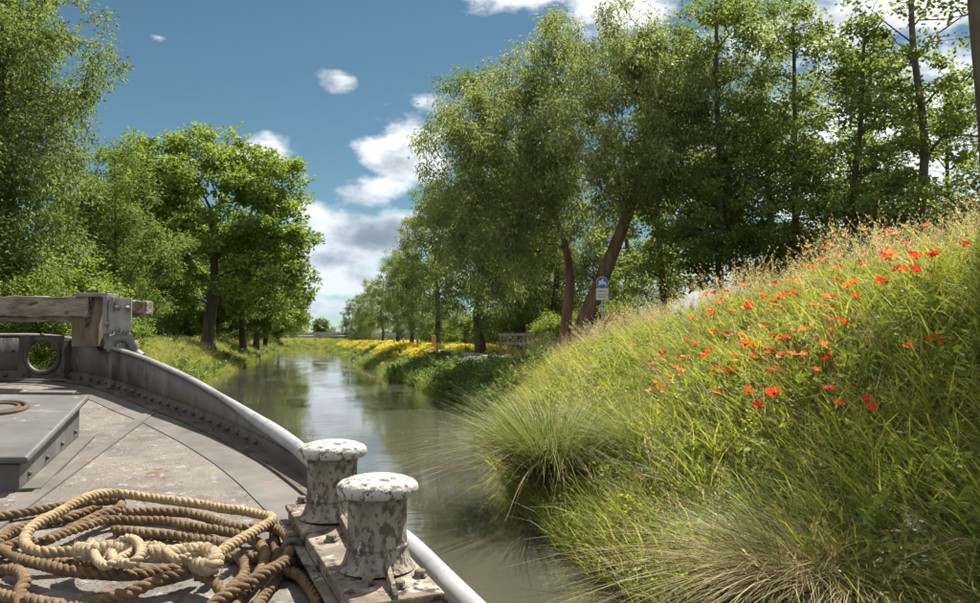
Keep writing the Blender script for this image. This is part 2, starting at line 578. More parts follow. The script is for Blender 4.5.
# tow path on the far part of the bank: a pale strip of compacted gravel
py_ = np.linspace(22, 120, 60)
pc = 8.6 + .35 * np.sin(py_ * .11)
L = np.c_[pc - .75, py_, ground_z(pc - .75, py_) + .035]
R = np.c_[pc + .75, py_, ground_z(pc + .75, py_) + .035]
k = np.arange(len(py_) - 1)
g = Geo().quads(np.vstack([L, R]), np.stack([k, k + len(py_), k + len(py_) + 1, k + 1], -1))
M['gravel'] = mottled('gravel_path', [(.22, .20, .16), (.34, .31, .26), (.44, .41, .35)], 3.0, .95, .7, 40, .02)
tag(g.obj('path', M['gravel'], smooth=True), kind='structure')
# ---------------------------------------------------------------- the barge


def deck_z(x, y):
    return CAM[2] - .87 + .085 * y


def on_deck(px, py, up=0.0):
    r = ray(px, py)
    # CAM.z + t r.z = CAM.z - .87 + .085 t r.y + up
    t = (-.87 + up) / (r[2] - .085 * r[1])
    return CAM + r * t


def streaks(col, scale, th, stretch, amount=.8, width=.08):
    """Runs of rust or grime drawn out along one axis."""
    def f(nt, b, v, nr):
        old = b.inputs['Base Color'].links[0].from_socket
        s1 = maprange(nt, noise(nt, objco(nt, stretch), scale, 5.0, .6), th, th + width, 0., amount)
        s2 = maprange(nt, noise(nt, v, 4.0, 3.0), .42, .62)
        nt.links.new(mixc(nt, mth(nt, 'MULTIPLY', s1, s2), old, col), b.inputs['Base Color'])
    return f


def deck_extra(nt, b, v, nr):
    streaks((.045, .036, .030), 2.4, .52, (1, .5, 1), .65, .16)(nt, b, v, nr)
    streaks((.17, .155, .138), 9.0, .58, (2.2, .5, 1), .6, .10)(nt, b, v, nr)
    # raised tread: rows of small teardrops
    br = node(nt, 'ShaderNodeTexVoronoi', in_Scale=44.0, in_Randomness=.5)
    mp_ = node(nt, 'ShaderNodeMapping'); mp_.inputs['Scale'].default_value = (1.0, 1.5, 1.0); mp_.inputs['Rotation'].default_value = (0, 0, .6)
    nt.links.new(v, mp_.inputs[0]); nt.links.new(mp_.outputs[0], br.inputs['Vector'])
    d = maprange(nt, br.outputs['Distance'], .22, .38, 1., 0.)
    bump(nt, b, d, .6, .004, nr)


M['deck'] = mottled('deck_steel', [(.052, .043, .036), (.104, .090, .077), (.152, .133, .112), (.14, .102, .070)], 2.6, .68, .35, 90., .003,
                    spots=[((.105, .058, .032), 4.5, .58), ((.215, .195, .17), 24.0, .57), ((.03, .026, .022), 30., .61)], extra=deck_extra)
M['edge_plate'] = mottled('edge_plate_steel', [(.062, .055, .048), (.10, .090, .079), (.14, .127, .111)], 4.0, .65, .35, 70., .003, spots=[((.19, .11, .065), 6.0, .62), ((.06, .05, .045), 30., .68)])
M['bulwark'] = mottled('bulwark_paint', [(.034, .028, .024), (.078, .064, .054), (.13, .108, .092)], 4.5, .55, .5, 45., .005,
                       spots=[((.022, .018, .016), 6.0, .56), ((.12, .066, .036), 8.0, .62), ((.19, .175, .16), 22., .63)], stretch=(1, 1, .45), extra=streaks((.12, .07, .04), 14.0, .57, (1, 1, .12), .7))
M['rail'] = mottled('rail_paint', [(.12, .113, .107), (.20, .19, .18), (.28, .268, .255)], 5.0, .55, .25, 60., .003, spots=[((.07, .056, .046), 11.0, .60), ((.12, .065, .035), 18., .66)])
M['tube_paint'] = mottled('tube_paint', [(.20, .20, .205), (.29, .29, .295), (.38, .38, .385)], 5.0, .5, .25, 60., .003, spots=[((.12, .10, .085), 13.0, .61), ((.16, .09, .05), 20., .67)])
M['hatch'] = mottled('hatch_paint', [(.062, .058, .054), (.098, .092, .087), (.135, .128, .12)], 4.0, .58, .3, 60., .003, spots=[((.27, .26, .245), 15., .64), ((.045, .04, .036), 9.0, .62)], extra=streaks((.20, .19, .175), 10.0, .57, (.4, 2.0, 1), .6))
M['rust'] = mottled('rusty_steel', [(.045, .030, .022), (.09, .056, .036), (.15, .105, .072)], 9.0, .85, .6, 60., .004)
M['bollard'] = mottled('bollard_paint', [(.12, .096, .072), (.20, .172, .138), (.27, .242, .20), (.34, .312, .266)], 11.0, .85, .9, 34., .014,
                       spots=[((.072, .056, .041), 24.0, .55), ((.085, .066, .047), 62., .51), ((.40, .375, .33), 30., .62)], stretch=(1, 1, .6), extra=streaks((.105, .062, .034), 26.0, .54, (1, 1, .14), .75))
M['bollard_cap'] = mottled('bollard_cap_paint', [(.30, .28, .25), (.39, .372, .34), (.47, .455, .425)], 8.0, .75, .8, 40., .010,
                           spots=[((.11, .085, .058), 30.0, .545), ((.06, .046, .034), 62., .56)])
M['base'] = mottled('bollard_base_paint', [(.075, .056, .040), (.16, .125, .092), (.32, .28, .225)], 8.0, .85, .85, 30., .014,
                    spots=[((.33, .30, .25), 12.0, .56), ((.03, .023, .017), 20., .54)])
M['iron'] = mottled('grey_iron', [(.11, .105, .10), (.18, .172, .165), (.25, .24, .23)], 9.0, .55, .35, 60., .004, spots=[((.17, .10, .055), 14., .63)])
M['plate_iron'] = mottled('plate_iron', [(.20, .19, .17), (.29, .275, .25), (.38, .365, .335)], 9.0, .5, .4, 60., .004, spots=[((.15, .09, .05), 12., .60)])
M['dark_iron'] = mottled('dark_iron', [(.03, .028, .027), (.06, .055, .05), (.10, .09, .08)], 9.0, .6, .5, 50., .004)
M['timber'] = mottled('old_timber', [(.055, .038, .026), (.15, .115, .088), (.27, .222, .178), (.36, .305, .255)], 5.0, .88, 1.0, 18., .02, stretch=(.35, 2.6, 3.2),
                      spots=[((.035, .024, .016), 11., .60)])
M['timber_post'] = mottled('brown_post', [(.06, .045, .03), (.14, .105, .07), (.22, .17, .12)], 6.0, .85, .8, 25., .012, stretch=(2, 2, .5))
M['rubber'] = mottled('hull_paint', [(.02, .02, .02), (.045, .042, .04), (.08, .072, .066)], 3.0, .6, .4, 30., .006)

barge = empty('barge', on_deck(230, 520))
tag(barge, 'riveted grey steel barge bow with bollards, hatch and coiled rope on deck', 'boat')
BI = np.array(barge.location)


def bpart(g, name, mat, parent=barge, smooth=False, bevel=0.0, label=None):
    """A part of the barge built in world coordinates."""
    o = g.obj(name, mat, None, smooth, None, bevel)
    o.parent = parent
    base = Vector((0, 0, 0)) if parent is None else parent.matrix_world.translation
    p = parent; off = Vector((0, 0, 0))
    while p is not None:
        off += p.location; p = p.parent
    o.location = -off
    if label:
        o['label'] = label
    return o


# inner foot of the bulwark and its top edge, read along the curve (photo pixels on the deck plane)
FOOT = [(-150, 393), (-70, 385), (0, 381), (50, 380), (94, 385), (130, 396), (158, 407), (186, 417), (212, 428), (232, 437), (254, 448), (274, 459), (299, 475), (330, 498), (368, 528), (405, 557), (455, 607), (540, 692)]
TOPY = [341, 337, 335, 336, 344, 354, 365, 378, 393, 406, 421, 434, 453, 484, 517, 547, 598, 683]
foot = np.array([on_deck(*p) for p in FOOT])
depth_axis = np.array([math.sin(YAW) , math.cos(YAW), 0])
tops = []
for (px, pyy), ty, P in zip(FOOT, TOPY, foot):
    d = np.dot(P - CAM, depth_axis) * math.cos(PITCH) + (P[2] - CAM[2]) * math.sin(PITCH)
    tops.append(at(px, ty, d)[2])
foot_c = catmull(np.c_[foot[:, :2], foot[:, 2]], .05)
top_c = catmull(np.c_[foot[:, :2], np.array(tops)], .05)
n_ = 150
q = np.linspace(0, 1, n_)
res = lambda C: np.stack([np.interp(q, np.linspace(0, 1, len(C)), C[:, k]) for k in range(3)], 1)
foot_c = res(foot_c); zt = res(top_c)[:, 2]
# port side of the bow mirrors it further out
Tn = nrm(np.gradient(foot_c, axis=0) * [1, 1, 0])
Nout = np.c_[-Tn[:, 1], Tn[:, 0], np.zeros(n_)]          # left of travel = outboard (travel runs bow -> aft on the starboard side)
if np.dot(Nout[n_ // 2], foot_c[n_ // 2] - foot_c[[0, -1]].mean(0)) < 0:
    Nout = -Nout
zf = deck_z(foot_c[:, 0], foot_c[:, 1])


def sweep_profile(prof, name, mat, smooth=False, lo=0, hi=n_, closed=True, parent=barge, bevel=0.0, widen=None):
    """prof: list of (outboard offset, function(i) -> z) swept along the gunwale."""
    idx = np.arange(lo, hi)
    rings = []
    for off, zfun in prof:
        P = foot_c[idx] + Nout[idx] * off * (widen[idx][:, None] if widen is not None and off > .02 else 1.0)
        rings.append(np.c_[P[:, :2], zfun(idx)])
    V = np.stack(rings, 1); k = len(prof)
    i, j = np.meshgrid(np.arange(len(idx) - 1), np.arange(k if closed else k - 1), indexing='ij')
    j2 = (j + 1) % k
    F = np.stack([i * k + j, i * k + j2, (i + 1) * k + j2, (i + 1) * k + j], -1).reshape(-1, 4)
    return bpart(Geo().quads(V.reshape(-1, 3), F), name, mat, parent, smooth, bevel)


HOLE = 44                                                # x pixel of the fairlead
hole_c = at(45, 363, np.dot(on_deck(45, 380) - CAM, depth_axis))
# bulwark plate, cut open at the fairlead with a boolean-free ring: built as a grid with a round hole
ih = int(np.argmin(np.linalg.norm(foot_c[:, :2] - hole_c[:2], axis=1)))
HR = .128
sweep_z = lambda f: (lambda i: zf[i] + f * (zt[i] - zf[i]))
lo_h, hi_h = ih - 4, ih + 5
s_arc = np.concatenate([[0], np.cumsum(np.linalg.norm(np.diff(foot_c, axis=0), axis=1))])
while s_arc[ih] - s_arc[lo_h] < HR * 1.25: lo_h -= 1
while s_arc[hi_h - 1] - s_arc[ih] < HR * 1.25: hi_h += 1
flat = lambda f: (lambda i: zf[i] - .02 + f * (zt[i] - zf[i] + .02))
for lo, hi in ((0, lo_h + 1), (hi_h - 1, n_)):
    sweep_profile([(0.0, flat(0)), (.012, flat(0)), (.012, flat(1)), (0.0, flat(1))], 'bulwark_plate', M['bulwark'], True, lo, hi)
# panel with the round opening
p0, p1 = foot_c[lo_h], foot_c[hi_h - 1]
ux = nrm((p1 - p0) * [1, 1, 0]); width = np.linalg.norm((p1 - p0)[:2])
nout = Nout[ih]
hc = (p0 + p1) / 2; hz = .5 * (zf[ih] + zt[ih]) + .012
ang = np.linspace(0, 2 * math.pi, 40, endpoint=False)
circ = np.c_[HR * np.cos(ang), HR * np.sin(ang)]
zb, zt_ = zf[ih] - .02 - hz, zt[ih] - hz
sq = []
for a in ang:
    c, s = math.cos(a), math.sin(a)
    t = min((width / 2) / max(abs(c), 1e-6), (zt_ if s > 0 else -zb) / max(abs(s), 1e-6))
    sq.append((t * c, t * s))
sq = np.array(sq)
to3 = lambda uv, off: hc * [1, 1, 0] + uv[:, :1] * ux + np.array([0, 0, 1.]) * (uv[:, 1:] + hz) + nout * off
rings = [to3(circ, 0), to3(sq, 0), to3(sq, .012), to3(circ, .012)]
V = np.stack(rings, 1); k4, m_ = 4, len(ang)
i, j = np.meshgrid(np.arange(m_), np.arange(4), indexing='ij')
i2, j2 = (i + 1) % m_, (j + 1) % 4
F = np.stack([i * 4 + j, i * 4 + j2, i2 * 4 + j2, i2 * 4 + j], -1).reshape(-1, 4)
bpart(Geo().quads(V.reshape(-1, 3), F), 'fairlead_panel', M['bulwark'])
circp = to3(circ, 0.006)
P = np.vstack([circp, circp[:3]])
fl = bpart(tube(P, .020, 10, False), 'fairlead_ring', M['bulwark'], barge, True)
fl['label'] = 'thick round fairlead ring in the bow bulwark'
lip = to3(np.array([(-.22, -HR - .045), (.22, -HR - .045)]), -.035)
R_ = np.array([ux, nout, [0, 0, 1]]).T
bpart(box(to3(np.array([(0, -HR - .05)]), -.03)[0], (.46, .06, .016), R=R_), 'fairlead_sill', M['rail'], bevel=.004)
bg = Geo()
for a in (-.9, .9):
    pass
for du, dz in ((-.21, .04), (.21, .03), (0, .165)):
    c3 = to3(np.array([(du, dz)]), -.006)[0]
    tube(np.array([c3, c3 - nout * .018]), [.014, .010], 8, True, bg)
o = bpart(bg, 'fairlead_bolts', M['rust']); o['kind'] = 'stuff'
# capping rail: pale worn flat bar, rolling into a half-round towards the bollards
wr = np.linspace(0, 1, n_)
wid = .05 + .03 * smooth01((wr - .45) / .3)
rail_prof = [(-.006, lambda i: zt[i] - .012), (-.007, lambda i: zt[i] + .002), (.0, lambda i: zt[i] + .010), (.012, lambda i: zt[i] + .013), (.030, lambda i: zt[i] + .010), (.040, lambda i: zt[i] - .004), (.036, lambda i: zt[i] - .020), (.013, lambda i: zt[i] - .022), (.0125, lambda i: zt[i] - .001), (-.0005, lambda i: zt[i] - .001)]
sweep_profile(rail_prof, 'capping_rail', M['rail'], True, widen=1.0 + .2 * smooth01((wr - .5) / .25))
tb = np.arange(int(n_ * .50), n_)
tr_ = .010 + .024 * smooth01((np.arange(len(tb)) / len(tb)) / .35)
bpart(tube(np.c_[(foot_c + Nout * .014)[tb][:, :2], zt[tb] + .002], tr_, 14), 'gunwale_tube', M['tube_paint'], smooth=True)
# riveted angle bar along the foot
hb_ = np.maximum(.02, np.minimum(.075, zt - zf - .022))
sweep_profile([(-.085, lambda i: zf[i] + .004), (-.085, lambda i: zf[i] + .013), (-.012, lambda i: zf[i] + .016), (-.012, lambda i: zf[i] + hb_[i]), (-.001, lambda i: zf[i] + hb_[i] + .001), (-.001, lambda i: zf[i] + .004)], 'angle_bar', M['bulwark'], False, 0, int(n_ * .80))
rg = Geo()
s = .03
while s < s_arc[int(n_ * .655)]:
    P = np.array([np.interp(s, s_arc, foot_c[:, k]) for k in range(3)])
    no = nrm(np.array([np.interp(s, s_arc, Nout[:, k]) for k in range(3)]))
    z0 = deck_z(P[0], P[1])
    c3 = np.array([P[0], P[1], z0 + .044]) - no * .012
    tube(np.array([c3, c3 - no * .009, c3 - no * .016]), [.017, .0145, .005], 7, True, rg)
    c3 = np.array([P[0], P[1], z0 + .013]) - no * .052
    if int(s * 100) % 2 == 0:
        tube(np.array([c3, c3 + [0, 0, .007], c3 + [0, 0, .011]]), [.011, .009, .003], 7, True, rg)
    s += .13
o = bpart(rg, 'rivets', M['dark_iron'], smooth=True); o['kind'] = 'stuff'
# vertical stiffeners inside the bow
for px in (78, 20):
    ihs = int(np.argmin([abs(np.dot(ray(px, 0)[:2], [-(p - CAM)[1], (p - CAM)[0]])) + (0 if np.dot(ray(px, 0)[:2], (p - CAM)[:2]) > 0 else 99) for p in foot_c]))
    if px == 20: continue
    P, no, tn = foot_c[ihs], Nout[ihs], Tn[ihs]
    Rm = np.array([tn, no, [0, 0, 1]]).T
    bpart(box([P[0] - no[0] * .03, P[1] - no[1] * .03, (zf[ihs] + zt[ihs]) / 2 + .01], (.014, .06, zt[ihs] - zf[ihs] - .03), R=Rm), 'stiffener', M['bulwark'], bevel=.003)
# hull outside, down below the waterline
sweep_profile([(.008, lambda i: zf[i] - .015), (.02, lambda i: zf[i] * 0 + .75), (-.03, lambda i: zf[i] * 0 + .25), (-.25, lambda i: zf[i] * 0 - .5)], 'hull', M['rubber'], True, closed=False)
sweep_profile([(.016, lambda i: zf[i] - .20), (.075, lambda i: zf[i] - .215), (.075, lambda i: zf[i] - .275), (.016, lambda i: zf[i] - .29)], 'rubbing_strake', M['rubber'], True)


def plate(poly, name, mat, up, thick=.012, parent=barge):
    """A deck plate from a plan polygon, following the sheer."""
    poly = np.asarray(poly, float)[:, :2]
    bm = bmesh.new()
    vs = [bm.verts.new((x, y, deck_z(x, y) + up)) for x, y in poly]
    f = bm.faces.new(vs)
    if f.normal.z < 0: f.normal_flip()
    bm.normal_update()
    if f.normal.z < 0: f.normal_flip()
    r = bmesh.ops.extrude_face_region(bm, geom=[f])
    for v in r['geom']:
        if isinstance(v, bmesh.types.BMVert): v.co.z -= thick
    bmesh.ops.recalc_face_normals(bm, faces=bm.faces[:])
    bmesh.ops.triangulate(bm, faces=[f for f in bm.faces if len(f.verts) > 4])
    V = [v.co[:] for v in bm.verts]; bm.verts.index_update()
    T3 = [[v.index for v in f.verts] for f in bm.faces if len(f.verts) == 3]; T4 = [[v.index for v in f.verts] for f in bm.faces if len(f.verts) == 4]
    bm.free()
    g = Geo()
    if T4: g.quads(V, T4)
    if T3: g.tris(V, T3)
    return bpart(g, name, mat, parent)


def clip(poly, p, n):
    """Keep the side of a plan polygon where (q - p).n >= 0."""
    out = []
    for a, b in zip(poly, poly[1:] + poly[:1]):
        da, db = np.dot(np.subtract(a, p), n), np.dot(np.subtract(b, p), n)
        if da >= 0: out.append(tuple(a))
        if da * db < 0: out.append(tuple(np.asarray(a) + (np.asarray(b) - a) * da / (da - db)))
    return out


outer = [tuple(p[:2]) for p in (foot_c - Nout * .004)]
inner_off = .26
inner = [tuple(p[:2]) for p in (foot_c - Nout * inner_off)]
aft = -1.2
port = min(p[0] for p in outer) - .0
# edge plates in three lengths
cuts = [0, int(n_ * .30), int(n_ * .60), n_ - 1]
for a, b in zip(cuts[:-1], cuts[1:]):
    ids = list(range(a, b, 2)) + [b]
    ring = [outer[i] for i in ids] + [inner[i] for i in ids[::-1]]
    gap = .0015
    k0 = np.array(outer[a]); k1 = np.array(outer[b])
    plate(ring, 'edge_plate', M['edge_plate'], .004)
field = [p for p in inner if p[1] > aft] + [(inner[-1][0], aft), (inner[0][0] - .8, aft)]
sa, sb = on_deck(155, 412)[:2], on_deck(60, 482)[:2]
sd = nrm(sa - sb); sn = np.array([sd[1], -sd[0]])
offs = [-9, 0.0, 9]
lines = [sb + sn * (-1.35), sb, sb + sn * 1.42]
parts = [clip(list(field), lines[0], -sn), clip(clip(list(field), lines[0] + sn * .004, sn), lines[1], -sn),
         clip(clip(list(field), lines[1] + sn * .004, sn), lines[2], -sn), clip(list(field), lines[2] + sn * .004, sn)]
for pl in parts:
    if len(pl) >= 3:
        plate(pl, 'deck_plate', M['deck'], 0.0)
# weld strip lying beside the hatch
w0, w1 = on_deck(150, 414), on_deck(62, 478)
wd = nrm((w1 - w0) * [1, 1, 0]); wn = np.array([-wd[1], wd[0], 0])
strip = [tuple((w0 + wn * .03)[:2]), tuple((w1 + wn * .03)[:2]), tuple((w1 + wd * 1.2 + wn * .03)[:2]), tuple((w1 + wd * 1.2 - wn * .03)[:2]), tuple((w1 - wn * .03)[:2]), tuple((w0 - wn * .03)[:2])]
plate(strip, 'seam_strip', M['edge_plate'], .009)
under = [p for p in outer] + [(outer[-1][0], aft), (outer[0][0] - .8, aft)]
plate(under, 'deck_beam_layer', M['dark_iron'], -.016, .01)

# ---- hatch coaming with a tapered lid
A, B = on_deck(19, 492), on_deck(79, 438)
dA = np.dot(A - CAM, depth_axis); dB = np.dot(B - CAM, depth_axis)
hA = at(24, 463, dA)[2] - A[2]; hB = at(83, 401, dB)[2] - B[2]
ex = np.array([-1.0, .10, 0]); ex = ex / np.linalg.norm(ex)
C_, D_ = B + ex * 1.55, A + ex * 1.45
for P in (C_, D_): P[2] = deck_z(P[0], P[1])
bot = [P + [0, 0, -.004] for P in (D_, A, B, C_)]
top = [D_ + [0, 0, hA + .02], A + [0, 0, hA], B + [0, 0, hB], C_ + [0, 0, hB + .02]]
hatch = bpart(hexa(bot, top), 'hatch', M['hatch'], bevel=.004)
mid = sum(top) / 4
tl = [P + nrm((P - mid) * [1, 1, 0]) * .045 + [0, 0, .001] for P in top]
lid = bpart(hexa(tl, [P + [0, 0, .030] for P in tl]), 'lid', M['hatch'], hatch, bevel=.012)
lid_n = nrm(np.cross(tl[1] - tl[0], tl[2] - tl[0]))
on_lid = lambda px, py, up=.03: (lambda r: CAM + r * (np.dot(tl[1] + lid_n * up - CAM, lid_n) / np.dot(r, lid_n)))(ray(px, py))
cc = on_lid(-3, 409)
e1 = nrm((tl[0] - tl[1])); e2 = np.cross(lid_n, e1)
aa = np.linspace(0, 2 * math.pi, 49)
ringp = lambda r, up: cc + (np.cos(aa)[:, None] * e1 + np.sin(aa)[:, None] * e2) * r + lid_n * up
rr = abs(np.dot(on_lid(27, 409) - cc, e1)) * .95
bpart(tube(ringp(rr, .004), .013, 8, False), 'port_ring', M['rust'], hatch, True)
bpart(tube(ringp(rr * .72, .006), .009, 8, False), 'port_ring', M['rust'], hatch, True)
gd = Geo().tris(np.vstack([ringp(rr * .72, .004)[:-1], cc + lid_n * .004]), [(i, (i + 1) % 48, 48) for i in range(48)])
bpart(gd, 'port_cover', M['hatch'], hatch)
tab = on_lid(48, 393.5)
bpart(box(tab + lid_n * .006, (.26, .05, .014), R=np.array([e1, e2, lid_n]).T), 'hinge_tab', M['hatch'], hatch, bevel=.004)
hb = Geo()
side_n = nrm(np.cross(B - A, [0, 0, 1.]))
for t in (.12, .38, .64, .90):
    P = A + (B - A) * t; hh = .04 + .012 * t
    c3 = P + [0, 0, hh] + side_n * .001
    tube(np.array([c3, c3 + side_n * .006, c3 + side_n * .012]), [.011, .010, .004], 8, True, hb)
o = bpart(hb, 'side_rivets', M['dark_iron'], hatch); o['kind'] = 'stuff'
ang_b = [A + side_n * .004, B + side_n * .004, B + side_n * .075, A + side_n * .075]
for P in ang_b: P[2] = deck_z(P[0], P[1]) + .003
bpart(hexa(ang_b, [P + [0, 0, .010] for P in ang_b]), 'foot_angle', M['edge_plate'], hatch)

# ---- double bollards on their bed
UPB = .115
b0, b1, b2 = on_deck(288, 505, UPB), on_deck(352, 603, UPB), on_deck(440, 590, UPB)
b3 = b0 + (b2 - b1) * 1.02
low = [P - [0, 0, UPB - .006] for P in (b1, b2, b3, b0)]
bed = bpart(hexa(low, [b1 - [0, 0, .018], b2 - [0, 0, .018], b3 - [0, 0, .018], b0 - [0, 0, .018]]), 'bollard_bed', M['base'], bevel=.006)
mid = (b0 + b1 + b2 + b3) / 4
tp = [P + nrm((P - mid) * [1, 1, 0]) * .022 for P in (b1, b2, b3, b0)]
bpart(hexa([P - [0, 0, .018] for P in tp], tp), 'bed_plate', M['base'], bed, bevel=.005)
# lip angle on the inboard face
ed = nrm(b1 - b0); en = nrm(np.cross([0, 0, 1.], ed))
if np.dot(en, mid - b0) > 0: en = -en
l0, l1 = b0 - [0, 0, .055], b1 - [0, 0, .055]
bpart(hexa([l0 + en * .001, l1 + en * .001, l1 + en * .028, l0 + en * .028], [l0 + en * .001 + [0, 0, .012], l1 + en * .001 + [0, 0, .012], l1 + en * .028 + [0, 0, .012], l0 + en * .028 + [0, 0, .012]]), 'bed_flange', M['base'], bed, bevel=.003)
cr = [(332, 516), (377, 566)]
for px, pyy in cr:
    P = on_deck(px, pyy, UPB)
    bo = empty('bollard', P - BI); bo.parent = barge
    prof = [(.100, 0.0), (.094, .006), (.086, .018), (.0795, .04), (.0765, .075), (.0755, .12), (.0760, .165), (.080, .182), (.074, .188)]
    body = lathe(prof, 40).obj('barrel', M['bollard'], bo, True)
    cap = [(.070, .181), (.098, .184), (.1035, .190), (.106, .199), (.1035, .209), (.096, .217), (.080, .224), (.055, .230), (.028, .2325), (.0005, .2335)]
    lathe(cap, 40).obj('cap', M['bollard_cap'], bo, True)
    wg = lathe([(.0775, .052), (.0805, .055), (.0805, .061), (.0768, .064)], 40).obj('weld_band', M['bollard'], bo, True)
# bolts through the bed plate, stiffening rib between the posts
for px, pyy in ((302, 502), (331, 541), (351, 536), (368, 585), (399, 588), (420, 577), (400, 560), (316, 507)):
    P = on_deck(px, pyy, UPB)
    bl = Geo(); aa6 = np.arange(6) * math.pi / 3 + px
    lathe([(.020, 0), (.020, .004), (.0145, .0045), (.0145, .016), (.011, .019), (.0005, .0195)], 6, bl)
    o = bl.obj('bolt', M['base']); o.parent = bed; o.location = P - BI - np.array(bed.location) * 0 - np.array(barge.location) * 0
    o.location = Vector(P) - (barge.location + bed.location)
rib0, rib1 = on_deck(336, 514, UPB), on_deck(352, 546, UPB)
rd = nrm(rib1 - rib0); rn = np.cross([0, 0, 1.], rd)
bpart(hexa([rib0 - rn * .006, rib0 + rn * .006, rib1 + rn * .006, rib1 - rn * .006], [P + [0, 0, .03] for P in (rib0 - rn * .006, rib0 + rn * .006, rib1 + rn * .006, rib1 - rn * .006)]), 'rib', M['base'], bed, bevel=.002)
ribb0, ribb1 = on_deck(383, 568, UPB), on_deck(396, 600, UPB)
rd = nrm(ribb1 - ribb0); rn = np.cross([0, 0, 1.], rd)
bpart(hexa([ribb0 - rn * .006, ribb0 + rn * .006, ribb1 + rn * .006, ribb1 - rn * .006], [ribb0 - rn * .006 + [0, 0, .055], ribb0 + rn * .006 + [0, 0, .055], ribb1 + rn * .006 + [0, 0, .012], ribb1 - rn * .006 + [0, 0, .012]]), 'rib', M['base'], bed, bevel=.002)
# ring bolt standing on the deck beside the bed
P = on_deck(293, 570)
eg = lathe([(.028, 0), (.028, .008), (.014, .012), (.012, .035)], 12, None, P)
tt = np.linspace(0, 2 * math.pi, 25)
tube(P + np.c_[np.cos(tt) * .026, 0 * tt, .058 + np.sin(tt) * .026], .011, 8, False, eg)
bpart(eg, 'ring_bolt', M['dark_iron'], smooth=True)

# ---- timber beam held by a bolted bracket on the stem
dW = np.dot(on_deck(110, 388) - CAM, depth_axis) - .02
px2m = dW / F_PX
right = np.array([math.cos(YAW), -math.sin(YAW), 0]); fwd_ = np.array([math.sin(YAW), math.cos(YAW), 0]); up_ = np.array([0, 0, 1.])
CF = np.array([right, fwd_, up_]).T


def slab(x0, y0, x1, y1, dd, thick, name, mat, parent=barge, bevel=.006, tilt=0.0):
    """A real slab facing the deck: photo rectangle at the bracket's distance, with its own thickness."""
    c = (at(x0, y0, dW + dd) + at(x1, y1, dW + dd)) / 2
    w, h = abs(x1 - x0) * px2m, abs(y1 - y0) * px2m
    Rm = CF @ np.array([(math.cos(tilt), 0, math.sin(tilt)), (0, 1, 0), (-math.sin(tilt), 0, math.cos(tilt))])
    return bpart(box(c, (w, thick, h), R=Rm), name, mat, parent, bevel=bevel)


def plank(px0, pyc0, px1, pyc1, hpx, name, dd, thick, seed):
    """A split old plank: a slightly uneven bar with many cross sections."""
    a, b = at(px0, pyc0, dW + dd + .2), at(px1, pyc1, dW + dd - .05)
    rr_ = np.random.default_rng(seed)
    k = 26
    V = []
    for i in range(k):
        t = i / (k - 1); P = a + (b - a) * t
        h = hpx * px2m * (.5 + .02 * rr_.normal()); w = thick * (.5 + .015 * rr_.normal())
        prof = [(-w, -h), (w, -h), (w, h), (-w, h)]
        V += [P + fwd_ * u + up_ * (v + .003 * rr_.normal()) for u, v in prof]
    F = []
    for i in range(k - 1):
        for j in range(4):
            F.append((i * 4 + j, i * 4 + (j + 1) % 4, (i + 1) * 4 + (j + 1) % 4, (i + 1) * 4 + j))
    F += [(3, 2, 1, 0), tuple((k - 1) * 4 + j for j in range(4))]
    return Geo().quads(V, F).obj(name, M['timber'], bevel=.008)


beam = empty('timber_beam', at(60, 312, dW))
tag(beam, 'weathered split wooden beam clamped in the bolted bracket above the bow', 'beam')
for args in ((-160, 306, 94, 307, 20, 'plank', .09, .17, 1), (-160, 319, 90, 319.5, 5.5, 'plank', .10, .13, 2), (120, 306, 150, 308, 13, 'plank', .13, .12, 3), (120, 314.8, 149, 315.5, 4, 'plank', .14, .1, 4)):
    o = plank(*args); o.parent = beam; o.location = -beam.location
bk = empty('beam_bracket', at(100, 345, dW) - BI); bk.parent = barge
post = slab(77, 297, 104, 347, .06, .15, 'post', M['timber_post'], bk)
slab(80, 293.5, 113, 297.5, .03, .16, 'top_strap', M['iron'], bk, .004)
slab(103, 298, 131.5, 331, -.035, .018, 'clamp_plate', M['plate_iron'], bk, .004)
slab(103, 296, 107.5, 334, -.052, .02, 'edge_strap', M['iron'], bk, .004)
slab(111, 297, 114, 311, -.052, .02, 'edge_strap', M['iron'], bk, .004)
slab(103, 330, 113, 334, -.052, .02, 'edge_strap', M['iron'], bk, .004)
for px, pyy in ((107, 324), (118, 307.5), (118, 330), (127.5, 308), (126.5, 331)):
    c3 = at(px, pyy, dW - .045)
    bpart(tube(np.array([c3, c3 - fwd_ * .018, c3 - fwd_ * .03]), [.022, .019, .008], 10), 'bolt', M['iron'], bk, True)
# cast roller chock under the plate
pts = [at(112, 351, dW), at(112, 341, dW), at(119, 337.5, dW), at(128, 338.5, dW), at(133, 344, dW), at(135, 352, dW), at(141, 357, dW)]
bpart(tube(catmull(pts, .012), .036, 10), 'chock', M['iron'], bk, True)
bpart(tube(catmull([at(107, 334, dW), at(109, 343, dW), at(108, 349, dW)], .02), .03, 8), 'chock_foot', M['iron'], bk, True)
c3 = at(124, 347, dW)
bpart(tube(np.array([c3 - fwd_ * .05, c3 + fwd_ * .06]), .028, 12), 'roller', M['iron'], bk, True)
# short chain on the post
for i in range(7):
    c3 = at(91.5 - i * .9, 299 + i * 4.2, dW - .03)
    tt = np.linspace(0, 2 * math.pi, 17)
    u_ = right if i % 2 else fwd_
    bpart(tube(c3 + np.cos(tt)[:, None] * u_ * .012 + np.sin(tt)[:, None] * up_ * .02, .006, 6, False), 'chain_link', M['rust'], bk, True)

